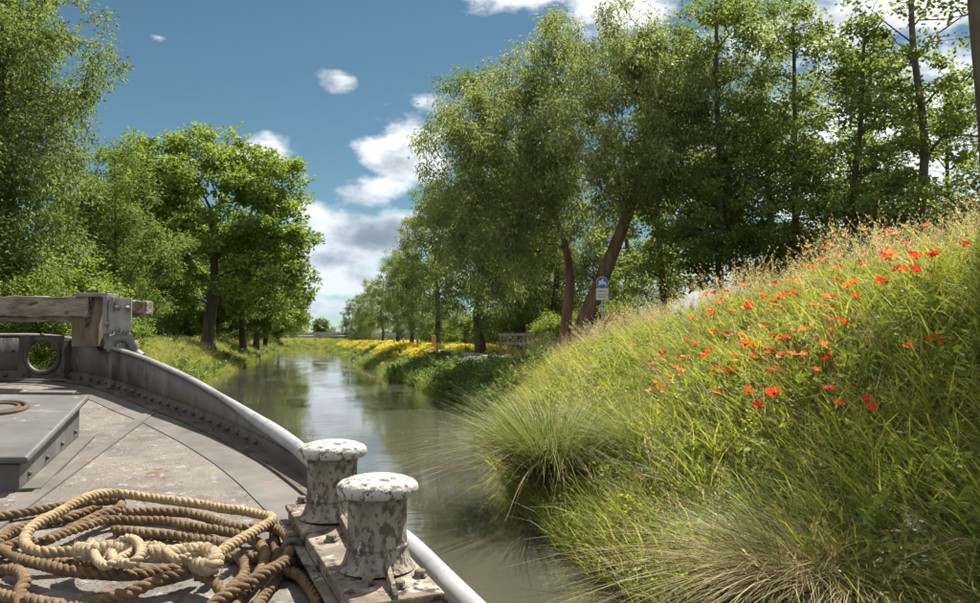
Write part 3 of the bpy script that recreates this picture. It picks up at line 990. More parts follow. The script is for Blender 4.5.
# ---- ropes lying on the fore deck
M['rope_pale'] = mottled('rope_pale', [(.22, .15, .072), (.32, .235, .125), (.42, .335, .21)], 30.0, .92, .9, 260., .004)
M['rope_brown'] = mottled('rope_brown', [(.085, .050, .022), (.15, .095, .046), (.235, .162, .085)], 26.0, .95, 1.0, 260., .004)
M['fray'] = mottled('rope_fibre', [(.25, .175, .095), (.35, .265, .165), (.43, .35, .245)], 40.0, .95, 1.0, 260., .004)


def rope(path, r, pitch, geo, strands=3, sides=7, fuzz=0, var=0, mi=0, seed=0):
    """Laid rope: three strands twisted round the path."""
    C = catmull(path, .0075)
    T, N, B = frames(C)
    s = np.arange(len(C)) * .0075
    rr_ = np.random.default_rng(seed)
    kn = max(4, len(C) // 14)
    wob = np.stack([np.interp(np.arange(len(C)), np.linspace(0, len(C) - 1, kn), rr_.normal(0, r * .09, kn)) for _ in range(3)], 1)
    C = C + wob
    s = s + np.interp(np.arange(len(C)), np.linspace(0, len(C) - 1, kn), rr_.normal(0, pitch * .10, kn))
    for k in range(strands):
        rk_ = r * .53 * (1 + np.interp(np.arange(len(C)), np.linspace(0, len(C) - 1, kn * 2), rr_.normal(0, .075, kn * 2)))
        a = 2 * math.pi * (s / pitch + k / strands)
        P = C + (np.cos(a)[:, None] * N + np.sin(a)[:, None] * B) * r * .52
        tube(P, rk_, sides, True, geo, rr_.random(), mi)
    for _ in range(fuzz * len(C) // 100):
        P = C[rr_.integers(0, len(C))] + nrm(rr_.normal(0, 1, 3)) * r * .9
        e = P + nrm(rr_.normal(0, 1, 3) + [0, 0, .3]) * rr_.uniform(.006, .022)
        tube(np.array([P, (P + e) / 2 + rr_.normal(0, .002, 3), e]), .0006, 3, False, geo)
    return C, geo


Z2 = 809 / 165.


def lay(pts, ox, oy, ups):
    ups = np.interp(np.linspace(0, 1, len(pts)), np.linspace(0, 1, len(ups)), ups)
    return [on_deck(ox + x / Z2, oy + y / Z2, u) for (x, y), u in zip(pts, ups)]


# pale rope: long loop whose end is spliced back into itself
loop = lay([(400, 352), (300, 355), (190, 352), (130, 318), (122, 275), (170, 222), (270, 165), (390, 100), (500, 68), (600, 66), (720, 82), (809, 96), (960, 118), (1090, 140), (1200, 152), (1300, 172),
            (1335, 186), (1325, 208), (1270, 240), (1190, 290), (1110, 335), (1070, 365)], 0, 480, [.055, .06, .085, .09, .07, .06, .06, .075, .085, .085])
gp = Geo()
rope(loop, .0165, .062, gp, seed=3, fuzz=120)
pr = gp.obj('rope', M['rope_pale'], smooth=True)
tag(pr, 'pale tan rope loop with a frayed splice lying on the brown coils', 'rope')
gs = Geo()
splice = lay([(385, 345), (450, 355), (540, 345), (620, 350), (720, 362), (820, 365), (920, 352), (1000, 350), (1050, 378), (1040, 425), (990, 420), (940, 395)], 0, 480, [.075, .1, .105, .10, .10, .08, .07])
rope(splice, .0235, .075, gs, 4, 8, seed=4)
knot = lay([(520, 400), (560, 330), (620, 290), (680, 310), (690, 370), (640, 410), (560, 390), (545, 330)], 0, 480, [.09, .13, .135, .12, .10])
rope(knot, .0135, .05, gs, 3, 6, seed=5)
rope(lay([(440, 300), (470, 380), (530, 420), (600, 380), (700, 330), (780, 330), (860, 390), (930, 380)], 0, 480, [.09, .12, .11, .12]), .0125, .045, gs, 3, 6, seed=6)
fz = np.random.default_rng(8)
SP = catmull(splice, .004)
for _ in range(420):
    P = SP[fz.integers(0, len(SP) - 30)] + fz.normal(0, .011, 3)
    d = nrm(fz.normal(0, 1, 3) + [0, 0, .4]); e = P + d * fz.uniform(.012, .035)
    tube(np.array([P, (P + e) / 2 + fz.normal(0, .004, 3), e]), .0008, 3, False, gs)
so = gs.obj('splice', M['fray'], pr, smooth=True)
so['label'] = 'thick frayed off-white spliced end of the rope'
# brown rope: flaked down in long loops under the pale one
gb = Geo()
BR = [
    # far bight, from the frame's edge round the inner loop
    ([(-700, 260), (-300, 210), (0, 180), (120, 160), (260, 135), (400, 118), (530, 100), (590, 100), (585, 140), (500, 170), (400, 215), (300, 260), (215, 295), (120, 300), (40, 320), (-60, 360), (-300, 420), (-700, 480)], 0, 480, [.02, .02, .03, .045, .05, .04, .03, .02]),
    ([(-600, 400), (-200, 380), (0, 340), (100, 390), (220, 420), (350, 450), (500, 465), (640, 470), (780, 450), (900, 430), (1000, 400)], 0, 480, [.02, .02, .05, .05, .04, .03, .03]),
    ([(230, 300), (320, 260), (420, 225), (520, 195), (620, 195), (720, 200), (809, 205), (960, 230), (1100, 255), (1230, 290), (1290, 330), (1300, 400), (1260, 470), (1180, 560), (1100, 660)], 0, 480, [.05, .045, .03, .03, .035, .04, .04, .02]),
    ([(600, 155), (700, 155), (809, 158), (920, 165), (1040, 190), (1130, 222), (1220, 240), (1330, 235), (1400, 270), (1420, 330), (1390, 400), (1310, 450), (1230, 500), (1150, 545), (1060, 600), (980, 680)], 0, 480, [.035, .04, .045, .05, .055, .06, .07, .06, .045]),
    ([(1340, 250), (1350, 320), (1370, 380), (1410, 440), (1470, 470), (1530, 540), (1560, 610), (1580, 720)], 0, 480, [.02, .02, .025, .03, .02]),
    ([(960, 470), (1030, 490), (1080, 540), (1150, 610), (1200, 700)], 0, 480, [.05, .04, .03, .03]),
    ([(1000, 420), (900, 460), (809, 480), (720, 520), (620, 560), (500, 590), (380, 640), (250, 720)], 0, 480, [.05, .055, .045, .03, .02]),
    ([(-400, 520), (-100, 540), (0, 560), (80, 580), (200, 602), (330, 625), (500, 680)], 0, 480, [.02, .02, .025, .025]),
    ([(105, 610), (100, 545), (120, 480), (60, 440), (-20, 460), (-200, 520)], 0, 480, [.02, .03, .045, .03, .02]),
    ([(560, 245), (700, 260), (809, 268), (950, 285), (1080, 310), (1150, 350), (1200, 420), (1190, 480), (1120, 540)], 0, 480, [.02, .02, .025, .025, .02]),
    ([(1100, 380), (1180, 380), (1260, 385), (1330, 400), (1360, 470), (1300, 560), (1250, 640)], 0, 480, [.02, .02, .02, .02]),
    ([(-300, 300), (-50, 310), (60, 250), (180, 210), (330, 190), (450, 150), (530, 160)], 0, 480, [.02, .02, .02]),
    ([(200, 380), (330, 410), (430, 400), (560, 440), (700, 440)], 0, 480, [.02, .02, .02]),
]
brs = None
brown = empty('rope', on_deck(150, 560)); tag(brown, 'darker brown mooring rope flaked in overlapping coils on the steel deck', 'rope')
for q_, (pts, ox, oy, ups) in enumerate(BR):
    gb = Geo()
    rope(lay(pts, ox, oy, ups), .0165, .07, gb, 3, 6, seed=20 + q_, fuzz=70)
    o = gb.obj('rope_bight', M['rope_brown'], smooth=True); o.parent = brown; o.location = -brown.location
# ---------------------------------------------------------------- trees


def lobes_points(rng, lobes, n, shell=0.45):
    w = np.array([l[3] * l[4] * l[5] for l in lobes]) ** .8
    k = rng.choice(len(lobes), n, p=w / w.sum())
    Lb = np.array(lobes)[k]
    d = nrm(rng.normal(0, 1, (n, 3)))
    r = (shell ** 3 + (1 - shell ** 3) * rng.random(n)) ** (1 / 3)
    r *= 1 + .10 * rng.normal(0, 1, n)
    return Lb[:, :3] + d * r[:, None] * Lb[:, 3:6]


def tree_meshes(name, seed, trunk, r0, lobes, n_cl, leaves, size, leaf_l, leaf_w, leaf_mat, bark, droop=0.0, fork=0.3, flat=.7, extra_trunks=(), shell=.35, gap=0.0):
    """Trunk polyline(s) -> limbs that reach every leaf clump -> leaves; returns (trunk mesh, crown mesh)."""
    rng = np.random.default_rng(seed)
    nodes, par, plen = [], [], []
    n_tr = 0
    T = catmull(trunk, .45)
    for i, p in enumerate(T):
        nodes.append(p); par.append(i - 1); plen.append(0 if i == 0 else plen[-1] + .45)
    starts = [0]
    for ex_ in extra_trunks:
        E = catmull(ex_, .45)
        for i, p in enumerate(E):
            nodes.append(p); par.append(len(nodes) - 2 if i else -1); plen.append(0 if i == 0 else plen[-1] + .45)
    n_tr = len(nodes)
    C = lobes_points(rng, lobes, n_cl, shell)
    top_h = max(p[2] for p in nodes)
    nodes = [np.asarray(p) for p in nodes]
    usable = np.array([p[2] > fork * top_h for p in nodes])
    order = np.argsort(np.linalg.norm((C - T[-1]) * [1, 1, .8], axis=1) + rng.normal(0, .5, n_cl))
    ok = list(usable)
    clump_idx = []
    for c in C[order]:
        A = np.array(nodes); L = np.array(plen)
        dv = c - A; dist = np.linalg.norm(dv, axis=1)
        below = np.clip(A[:, 2] - c[2], 0, None)
        cost = dist * 1.0 + .30 * L + .5 * below + np.where(ok, 0, 99)
        j = int(np.argmin(cost))
        a = nodes[j]; d = dist[j]
        if d > .9:                                   # bow the branch: out first, then up
            k_ = 3 if d > 2.0 else 2
            prev = j
            for q_ in range(1, k_):
                t = q_ / k_
                m = a + (c - a) * t + np.array([0, 0, .10 * d * math.sin(math.pi * t)]) + rng.normal(0, .05 * d, 3)
                nodes.append(m); par.append(prev); plen.append(plen[prev] + d / k_); ok.append(True); prev = len(nodes) - 1
            j = prev
        nodes.append(c); par.append(j); plen.append(plen[j] + d * .5); ok.append(True)
        clump_idx.append(len(nodes) - 1)
    N = np.array(nodes); par = np.array(par)
    area = np.full(len(N), .012 ** 2 * size)
    for i in range(len(N) - 1, n_tr - 1, -1):
        area[par[i]] += area[i]
    rad = np.sqrt(area) * .8
    # trunks taper from r0 to the size of the limbs they carry
    start = 0
    for t_pts, rr in [(T, r0)] + [(catmull(e_, .45), r0 * .72) for e_ in extra_trunks]:
        m = len(t_pts)
        rad[start:start + m] = rr * (1 - .72 * np.linspace(0, 1, m)) * (1 + .55 * np.exp(-np.linspace(0, 1, m) * 14))
        start += m
    rad = np.minimum(rad, r0 * 1.6)
    rad[n_tr:] = np.minimum(rad[n_tr:], r0 * .42)
    e = np.where(par >= 0)[0]
    gt = Geo()
    P0, P1, R0, R1 = N[par[e]], N[e], rad[par[e]], rad[e]
    big = e >= n_tr
    R0 = np.where(big, np.minimum(R0, R1 * 1.5), R0)
    sides = 7
    D = nrm(P1 - P0); ref = np.where(np.abs(D[:, 2:3]) > .9, [[1., 0, 0]], [[0, 0, 1.]])
    U = nrm(np.cross(D, ref)); W = np.cross(D, U)
    a = np.arange(sides) * 2 * math.pi / sides
    ring = lambda P, R: P[:, None] + R[:, None, None] * (np.cos(a)[None, :, None] * U[:, None] + np.sin(a)[None, :, None] * W[:, None])
    # trunk chain shares a fixed frame so that rings meet
    Vv = np.concatenate([ring(P0 - D * (R0 * .25)[:, None], R0), ring(P1 + D * (R1 * .25)[:, None], R1)], 1).reshape(-1, 3)
    ee, jj_ = np.meshgrid(np.arange(len(e)), np.arange(sides), indexing='ij')
    j2_ = (jj_ + 1) % sides
    b_ = ee * sides * 2
    gt.quads(Vv, np.stack([b_ + jj_, b_ + j2_, b_ + sides + j2_, b_ + sides + jj_], -1).reshape(-1, 4))
    tm = gt.mesh('trunk', bark, True)
    # leaves
    cl = N[clump_idx]; ncl = len(cl)
    keep = rng.random(ncl) > gap
    cl = cl[keep]; pdir = nrm(N[np.array(clump_idx)[keep]] - N[par[np.array(clump_idx)[keep]]]); ncl = len(cl)
    per = np.maximum(6, (leaves / ncl * rng.lognormal(0, .35, ncl))).astype(int)
    k = np.repeat(np.arange(ncl), per); n = len(k)
    sc = (size * rng.uniform(.65, 1.25, ncl))[k]
    off = rng.normal(0, 1, (n, 3)); off = nrm(off) * (rng.random(n) ** .45)[:, None]
    off = off * sc[:, None] * [1, 1, flat]
    # sprays: stretch every clump along its twig, let it hang when the kind droops
    along = rng.uniform(-.6, 1.0, n)
    off += pdir[k] * (along * sc * .6)[:, None]
    off[:, 2] -= droop * sc * np.abs(rng.normal(0, 1, n)) * .9 + droop * .5 * (along ** 2) * sc
    P = cl[k] + off
    ax = nrm(rng.normal(0, 1, (n, 3)) * [1, 1, .6] + off * .8 / size + np.array([0, 0, -1.6 * droop - .15]))
    nr_ = nrm(rng.normal(0, .75, (n, 3)) + [0, 0, .9])
    sd_ = nrm(np.cross(ax, nr_)); nr_ = np.cross(sd_, ax)
    ll = leaf_l * rng.uniform(.65, 1.25, n); lw = leaf_w * rng.uniform(.7, 1.2, n)
    V0 = P; V2 = P + ax * ll[:, None]
    mid_ = P + ax * (ll * .45)[:, None] + nr_ * (ll * .06)[:, None]
    V1 = mid_ + sd_ * (lw / 2)[:, None]; V3 = mid_ - sd_ * (lw / 2)[:, None]
    Vl = np.stack([V0, V1, V2, V3], 1).reshape(-1, 3)
    Fl = np.arange(n * 4).reshape(-1, 4)
    var = np.clip(.55 * rng.beta(2, 2.2, ncl)[k] + .45 * rng.random(n), 0, 1)
    cm = Geo().quads(Vl, Fl, var).mesh('crown', leaf_mat, False)
    return tm, cm


def plant_tree(name, meshes, loc, rz=0.0, s=(1, 1, 1), label='', group=None, cat='tree'):
    o = empty(name, loc, rz); o.scale = s
    tag(o, label, cat, group)
    link('trunk', meshes[0], o); link('crown', meshes[1], o)
    return o


def bank_at(px, depth):
    """Ground point under a photo column at a given depth."""
    P = CAM + ray(px, 340) * depth
    P[2] = float(ground_z(P[0], P[1])) - .05
    return P


# the leaning willow over the tow path (local x = across the view, z up)
hero = tree_meshes('willow_tree', 101, [(0, 0, -.3), (.42, 0, 1.2), (1.1, 0, 2.9), (1.85, 0, 4.7), (2.5, .2, 6.4), (3.1, .3, 8.6), (3.2, .2, 10.6)], .36,
                   [(.9, -.6, 8.9, 4.4, 4.2, 3.6), (-2.8, -.8, 7.8, 3.1, 3.0, 3.2), (-3.5, -.8, 4.6, 2.5, 2.3, 2.7), (4.5, -.2, 8.6, 3.4, 3.4, 3.3), (5.4, .2, 5.7, 2.1, 2.4, 1.7),
                    (1.2, 0, 12.0, 3.4, 3.2, 2.4), (-1.4, -1.0, 5.6, 1.9, 2.0, 1.9), (-1.2, 1.2, 10.6, 2.4, 2.4, 2.4), (4.0, 0, 11.6, 2.2, 2.4, 1.9)],
                   640, 112000, .56, .19, .055, M['willow_deep'], M['bark_warm'], .5, .38, .75, extra_trunks=[[(-.15, .7, -.3), (-.1, .8, 1.5), (.05, .9, 3.6), (-.5, 1.0, 5.8), (-1.6, .8, 8.2)]], shell=.3)
plant_tree('willow_tree', hero, bank_at(571, 30.0), -YAW, label='large willow with a reddish-brown trunk leaning over the tow path beside the blue sign')

wil = tree_meshes('willow_tree', 102, [(0, 0, -.3), (.1, 0, 2.5), (-.1, .1, 5.5), (.2, 0, 9.0)], .26,
                  [(0, 0, 7.4, 3.4, 3.4, 4.2), (-1.6, .4, 4.6, 2.4, 2.4, 2.8), (1.7, -.5, 5.0, 2.4, 2.6, 3.0), (.3, 0, 11.0, 2.2, 2.2, 2.2), (0, -1.5, 3.0, 2.4, 1.8, 1.8)],
                  270, 33000, .56, .20, .06, M['willow'], M['bark'], .5, .25, .8)
wil2 = tree_meshes('willow_tree', 103, [(0, 0, -.3), (-.2, 0, 2.0), (.2, 0, 5.0), (-.2, 0, 10.5)], .22,
                   [(0, 0, 5.6, 2.8, 2.8, 3.6), (.9, .3, 9.2, 2.0, 2.0, 2.6), (-.8, 0, 11.9, 1.7, 1.7, 1.9), (-1.2, .8, 7.2, 1.8, 1.8, 2.2), (.4, -1.2, 3.0, 2.4, 2.2, 2.0)],
                   240, 27000, .50, .19, .06, M['willow'], M['bark'], .4, .2, .8)
oak = tree_meshes('oak_tree', 104, [(0, 0, -.3), (.1, 0, 2.0), (.35, 0, 4.0), (.3, 0, 6.5), (0, 0, 9.5)], .46,
                  [(0, 0, 9.2, 5.2, 5.2, 4.6), (-4.2, 0, 8.0, 3.2, 3.6, 3.4), (4.2, 0, 7.6, 3.0, 3.6, 3.6), (-3.9, 0, 12.4, 2.7, 3.0, 2.3), (3.4, 0, 11.4, 2.8, 3, 2.3), (3.6, -1, 4.4, 3.2, 3.2, 2.4), (-2.4, -1.5, 4.8, 3.0, 3.0, 2.2), (-.4, 0, 13.3, 2.8, 2.8, 1.7)],
                  380, 48000, .78, .30, .19, M['oak'], M['bark'], .05, .28, .6, shell=.4)
ald = tree_meshes('alder_tree', 105, [(0, 0, -.3), (.1, 0, 3.0), (-.1, .1, 6.0), (.1, 0, 9.0), (.05, 0, 12.4)], .17,
                  [(0, 0, 8.6, 2.3, 2.3, 3.6), (.2, 0, 5.2, 2.7, 2.7, 2.4), (-.2, 0, 11.4, 1.4, 1.4, 1.9), (.2, .3, 3.6, 2.3, 2.3, 1.3)],
                  230, 15000, .46, .135, .10, M['alder'], M['bark'], .05, .16, .5, shell=.25, gap=.22)
ald2 = tree_meshes('alder_tree', 106, [(0, 0, -.3), (.2, 0, 2.8), (.7, .1, 5.6), (1.0, 0, 8.2), (1.15, 0, 10.8)], .17,
                   [(.9, 0, 8.0, 2.3, 2.3, 3.0), (-.3, 0, 5.4, 2.4, 2.3, 2.0), (1.5, .3, 5.0, 2.0, 2.2, 1.8), (1.1, 0, 10.6, 1.5, 1.5, 1.6)],
                   210, 13000, .46, .135, .10, M['alder'], M['bark'], .05, .2, .5, shell=.25, gap=.22)
lwil = tree_meshes('willow_tree', 107, [(0, 0, -.3), (.3, 0, 2.2), (.5, 0, 4.8), (.2, 0, 8.0)], .36,
                   [(.2, 0, 7.6, 2.9, 3.0, 3.2), (1.3, -.3, 9.2, 2.0, 2.2, 2.2), (-2, 0, 8.0, 2.6, 2.6, 3.0), (1.5, -.6, 5.6, 1.8, 1.8, 1.8), (-1.4, -.5, 4.6, 2.6, 2.4, 2.2), (.2, 0, 10.8, 1.9, 1.8, 1.3), (.6, -1.0, 3.6, 2.3, 2.0, 1.8), (.3, -1.0, 1.8, 2.4, 2.0, 1.4)],
                   440, 76000, .50, .155, .055, M['willow'], M['bark'], .4, .3, .8)
yng = tree_meshes('young_tree', 108, [(0, 0, -.2), (.05, 0, 1.4), (-.05, 0, 3.2), (.05, 0, 5.8)], .085,
                  [(0, 0, 3.2, 2.0, 2.0, 1.8), (0, 0, 4.8, 1.4, 1.4, 1.5), (0, 0, 1.7, 1.8, 1.8, 1.0)],
                  200, 27000, .38, .125, .045, M['young'], M['bark'], .1, .1, .7)
bsh = tree_meshes('bush', 109, [(0, 0, -.2), (.05, 0, .7), (0, 0, 1.6)], .07,
                  [(0, 0, 1.3, 1.6, 1.6, 1.3), (.7, .2, 1.9, 1.0, 1.0, 1.0), (-.8, 0, 1.7, 1.1, 1.1, 1.0)],
                  110, 11000, .42, .12, .075, M['oak'], M['bark'], .05, .1, .7)

rt = np.random.default_rng(55)


ORD = 'first second third fourth fifth sixth seventh eighth ninth tenth eleventh twelfth'.split()


def spot(kind, px, depth, h=1.0, rz=None, name='willow_tree', label='', group=None, wide=1.0):
    return plant_tree(name, kind, bank_at(px, depth), rt.uniform(0, 6.28) if rz is None else rz, (h * wide, h * wide, h), label, group)


G_ROW = 'trees along the tow path'
row_label = 'willow in the row behind the yellow meadow along the tow path'
spot(wil2, 482, 41, 1.14, -.3, label='tall willow with a thin open top next to the leaning willow', wide=1.05)
spot(wil, 520, 47, 1.02, label='full willow behind the wooden railing')
for q_, (px, d, h, kd) in enumerate(((437, 58, 1.0, wil), (412, 76, .93, wil2), (398, 98, .98, wil), (382, 122, .98, wil2), (370, 150, .98, wil), (361, 178, .95, wil2), (352, 205, .9, wil), (548, 62, 1.05, wil2))):
    spot(kd, px, d, h, label='%s willow past the open-topped one in the row behind the yellow meadow' % ORD[q_] if px < 540 else 'willow set back behind the railing and the row of the yellow meadow', group=G_ROW)
for px, d, h in ((556, 43, .95), (628, 44, .95)):
    spot(wil, px, d, h, label='willow just behind the base of the leaning willow' if px < 600 else 'willow just behind the blue sign', group='willows behind the sign')
COUNT = {}
al = 'slender alder with an open crown behind the poppy bank'
for px, d, h, kd, rz_ in ((662, 34, 1.05, ald, .4), (723, 28, 1.08, ald, 2.0), (768, 30, 1.08, wil2, 0.), (800, 27, .98, ald, 1.2), (836, 25, .98, ald2, -YAW), (876, 31, 1.0, ald, 4.0), (925, 24, 1.15, ald, 2.6), (958, 32, 1.0, ald2, 1.0), (1060, 26, 1.0, ald, 1.0)):
    nm, lb, gr_ = ('willow_tree', 'broad willow between the alders behind the poppy bank', 'willows among the alders') if kd in (wil, wil2) else ('alder_tree', al, 'alders behind the poppy bank')
    n_k = COUNT[nm] = COUNT.get(nm, -1) + 1
    spot(kd, px, d, h, rz_, name=nm, label='%s slender alder from the blue sign behind the poppy bank' % ORD[n_k] if nm == 'alder_tree' else 'broad willow between the second and third alders behind the poppy bank', group=gr_)
# stout bare trunk close to the top of the bank
bare = tree_meshes('alder_tree', 110, [(0, 0, -.3), (.05, 0, 3.0), (-.05, .1, 6.5), (.1, 0, 9.5), (.0, 0, 14.6)], .17,
                   [(0, 0, 14.6, 1.4, 1.4, 1.2)], 50, 1800, .46, .135, .10, M['alder'], M['bark'], .05, .7, .5)
spot(bare, 993, 12.5, 1.0, 0., name='alder_tree', label='tall alder with a long bare trunk at the top of the poppy bank')
# left bank
spot(lwil, -14, 23, 1.02, -YAW, label='tall grey-green willow on the far bank opposite the bracket')
spot(lwil, -95, 25, 1.1, 1.5, label='wide willow beside the tall grey-green willow on the far bank')
spot(yng, 112, 31, 1.30, name='young_tree', label='small light green young tree between the willow and the oak')
spot(yng, 62, 35, 1.35, name='young_tree', label='young tree half hidden behind the light green one')
spot(oak, 208, 58, 1.12, -YAW, name='oak_tree', label='largest dark green oak with a leaning grey trunk on the far bank')
spot(oak, 150, 66, 1.0, 2.0, name='oak_tree', label='oak directly behind the largest oak on the far bank')
for q_, (px, d, h) in enumerate(((243, 78, .92), (256, 98, .95), (265, 122, .92), (272, 150, .92), (279, 185, .9), (205, 92, 1.0))):
    spot(oak, px, d, h, name='oak_tree', label='%s oak after the largest oak in the row receding to the bridge' % ORD[q_] if q_ < 5 else 'oak set back from the row between the largest oak and the bridge', group='oaks along the far bank')
for q_, (px, d, h) in enumerate(((20, 21, .85), (58, 20.5, .72), (90, 24, .8), (-40, 21, 1.0), (150, 64, 1.3), (176, 74, 1.4), (118, 48, 1.2), (30, 26, 1.3), (75, 30, 1.4))):
    spot(bsh, px, d, h, name='bush', label=['dense bush behind the wooden beam on the far bank', 'low dense bush behind the bolted bracket on the far bank', 'bush beside the foot of the light green young tree', 'bush at the foot of the wide willow on the far bank', 'bush between the young tree and the largest oak', 'tallest bush just before the largest oak trunk', 'bush between the bracket end and the oak bushes', 'bush at the foot of the tall grey-green willow', 'bush behind the light green young tree'][q_], group='bushes on the far bank')
for q_, (px, d, h) in enumerate(((560, 44, 1.0), (500, 52, 1.1), (470, 62, 1.1), (530, 40, .8), (610, 38, 1.0), (440, 75, 1.1), (560, 36, .7))):
    spot(bsh, px, d, h, name='bush', label=['low bush behind the leaning willow trunk', 'low bush behind the railing under the willow row', 'low bush under the open-topped willow', 'small bush right beside the railing end', 'low bush behind the blue sign post', 'low bush under the first willow of the row', 'small bush between the railing and the leaning willow'][q_], group='bushes along the tow path')
for q_, (px, d, h) in enumerate(((188, 78, 1.5), (203, 84, 1.6), (222, 92, 1.7), (236, 104, 1.7), (250, 120, 1.7), (262, 140, 1.8))):
    spot(bsh, px, d, h, name='bush', label='%s bush in the dark undergrowth behind the oak trunks' % ORD[q_], group='bushes behind the oak trunks')
# beyond the bridge
spot(oak, 321, 255, .52, name='oak_tree', label='round dark tree standing alone beyond the bridge')
spot(wil, 333, 225, .36, name='willow_tree', label='small pale willow close to the bridge', wide=1.5)
rf = np.random.default_rng(77)
for i in range(34):
    px = rf.uniform(-250, 560); d = rf.uniform(330, 620)
    spot([oak, wil][i % 2], px, d, rf.uniform(.35, .6), name='far_tree', label='far tree on the horizon behind the canal banks', group='trees on the horizon')
# ---------------------------------------------------------------- grasses and herbs


def blades(rng, n, h, spread, width, lean=.35, droop=.35, segs=4, geo=None, mi=0, hv=.35, out=0.0, tipw=.12):
    """Ribbon blades growing from a disc; returns their tips and tip directions as well."""
    a = rng.uniform(0, 2 * math.pi, n); r = spread * np.sqrt(rng.random(n))
    base = np.c_[np.cos(a) * r, np.sin(a) * r, np.full(n, -.04)]
    az = np.where(rng.random(n) < out, a + rng.normal(0, .5, n), rng.uniform(0, 2 * math.pi, n))
    dr = np.c_[np.cos(az), np.sin(az), np.zeros(n)]
    H = h * rng.uniform(1 - hv, 1 + hv * .6, n)
    ln = lean * rng.uniform(.2, 1.3, n); dp = droop * rng.uniform(.3, 1.5, n)
    t = np.linspace(0, 1, segs + 1)
    hor = ln[:, None] * t + dp[:, None] * t ** 2.4
    ver = t[None] * (1 - .12 * ln[:, None]) - .55 * dp[:, None] * t ** 3
    C = base[:, None] + dr[:, None] * (hor * H[:, None])[..., None] + np.array([0, 0, 1.]) * (ver * H[:, None])[..., None]
    tw = rng.uniform(0, math.pi, n)
    sd_ = np.c_[np.cos(tw), np.sin(tw), np.zeros(n)]
    w = width * rng.uniform(.6, 1.3, n)[:, None] * np.clip(np.where(t[None] < .35, .6 + t[None] * 1.1, 1 - (t[None] - .35) / .65 * (1 - tipw)), tipw, 1)
    Lf = C + sd_[:, None] * (w / 2)[..., None]; Rt = C - sd_[:, None] * (w / 2)[..., None]
    V = np.stack([Lf, Rt], 2).reshape(-1, 3)
    i, j = np.meshgrid(np.arange(n), np.arange(segs), indexing='ij')
    b_ = i * (segs + 1) * 2 + j * 2
    F = np.stack([b_, b_ + 1, b_ + 3, b_ + 2], -1).reshape(-1, 4)
    var = np.repeat(rng.beta(2, 2, n), segs)
    g_ = geo or Geo()
    g_.quads(V, F, var, mi)
    return g_, C


def leaflets(rng, P, D, l, w, geo, mi=0, up=.6):
    """Small diamond leaves at P pointing along D."""
    n = len(P)
    ax = nrm(D + rng.normal(0, .35, (n, 3))); nr_ = nrm(rng.normal(0, .6, (n, 3)) + [0, 0, up])
    sd_ = nrm(np.cross(ax, nr_)); ll = l * rng.uniform(.6, 1.3, n); lw = w * rng.uniform(.7, 1.3, n)
    m_ = P + ax * (ll * .5)[:, None]
    V = np.stack([P, m_ + sd_ * (lw / 2)[:, None], P + ax * ll[:, None], m_ - sd_ * (lw / 2)[:, None]], 1).reshape(-1, 3)
    geo.quads(V, np.arange(n * 4).reshape(-1, 4), rng.random(n), mi)


def seedheads(rng, C, geo, mi, frac=.26, n=14, l=.022, w=.006):
    """Loose panicles along the top part of each stalk centreline in C (stalks x points x 3)."""
    for c in C:
        t = 1 - frac * rng.random(n)
        x = t * (len(c) - 1); i = np.minimum(x.astype(int), len(c) - 2); f = (x - i)[:, None]
        P = c[i] * (1 - f) + c[i + 1] * f
        d = nrm(c[-1] - c[-2])
        side = rng.normal(0, 1, (n, 3)) * [1, 1, .5]
        P = P + nrm(side) * (.004 + .016 * rng.random(n) * (1.25 - t))[:, None]
        leaflets(rng, P, d + nrm(side) * .5, l, w, geo, mi)


def src(name, geo, mats):
    return bpy.data.objects.new(name, geo.mesh(name, mats))          # instanced by the scatter, not placed itself


rg_ = np.random.default_rng(500)
MG = [M['grass'], M['lush'], M['straw'], M['seed'], M['herb'], M['yellow'], M['white'], M['brownseed']]


def c_grass(n=46, h=.55, sp=.16, w=.0075, mi=0, straw=6, lean=.35, droop=.4):
    g_, _ = blades(rg_, n, h, sp, w, lean, droop, 4, None, mi)
    if straw: blades(rg_, straw, h * .9, sp, w * .8, lean * 1.2, droop, 3, g_, 2)
    return g_


def c_seed(n=10, h=.85, green=26, mi=3):
    g_, _ = blades(rg_, green, h * .55, .15, .007, .35, .4, 4, None, 0)
    _, C = blades(rg_, n, h, .14, .0032, .22, .22, 6, g_, 2, .25, tipw=.5)
    seedheads(rg_, C, g_, mi, .26, 15, .026, .0085)
    return g_


def c_herb(stems=7, h=.5, l=.05, w=.02, mi=4, flower=None, fl_n=5, per=16, fs=.016):
    g_, C = blades(rg_, stems, h, .12, .004, .3, .15, 5, None, mi, .3, tipw=.4)
    for c in C:
        t = rg_.uniform(.1, 1, per); x = t * (len(c) - 1); i = np.minimum(x.astype(int), len(c) - 2); f = (x - i)[:, None]
        P = c[i] * (1 - f) + c[i + 1] * f
        a = rg_.uniform(0, 6.28, per)
        leaflets(rg_, P, np.c_[np.cos(a), np.sin(a), np.full(per, .35)], l, w, g_, mi)
        if flower is not None:
            P = c[-1] + rg_.normal(0, 1, (fl_n, 3)) * [.035, .035, .03]
            for q_ in P:
                a = np.arange(5) * 1.2566
                leaflets(rg_, np.repeat(q_[None], 5, 0), np.c_[np.cos(a), np.sin(a), np.full(5, .3)], fs, fs * .8, g_, flower, 1.5)
    return g_


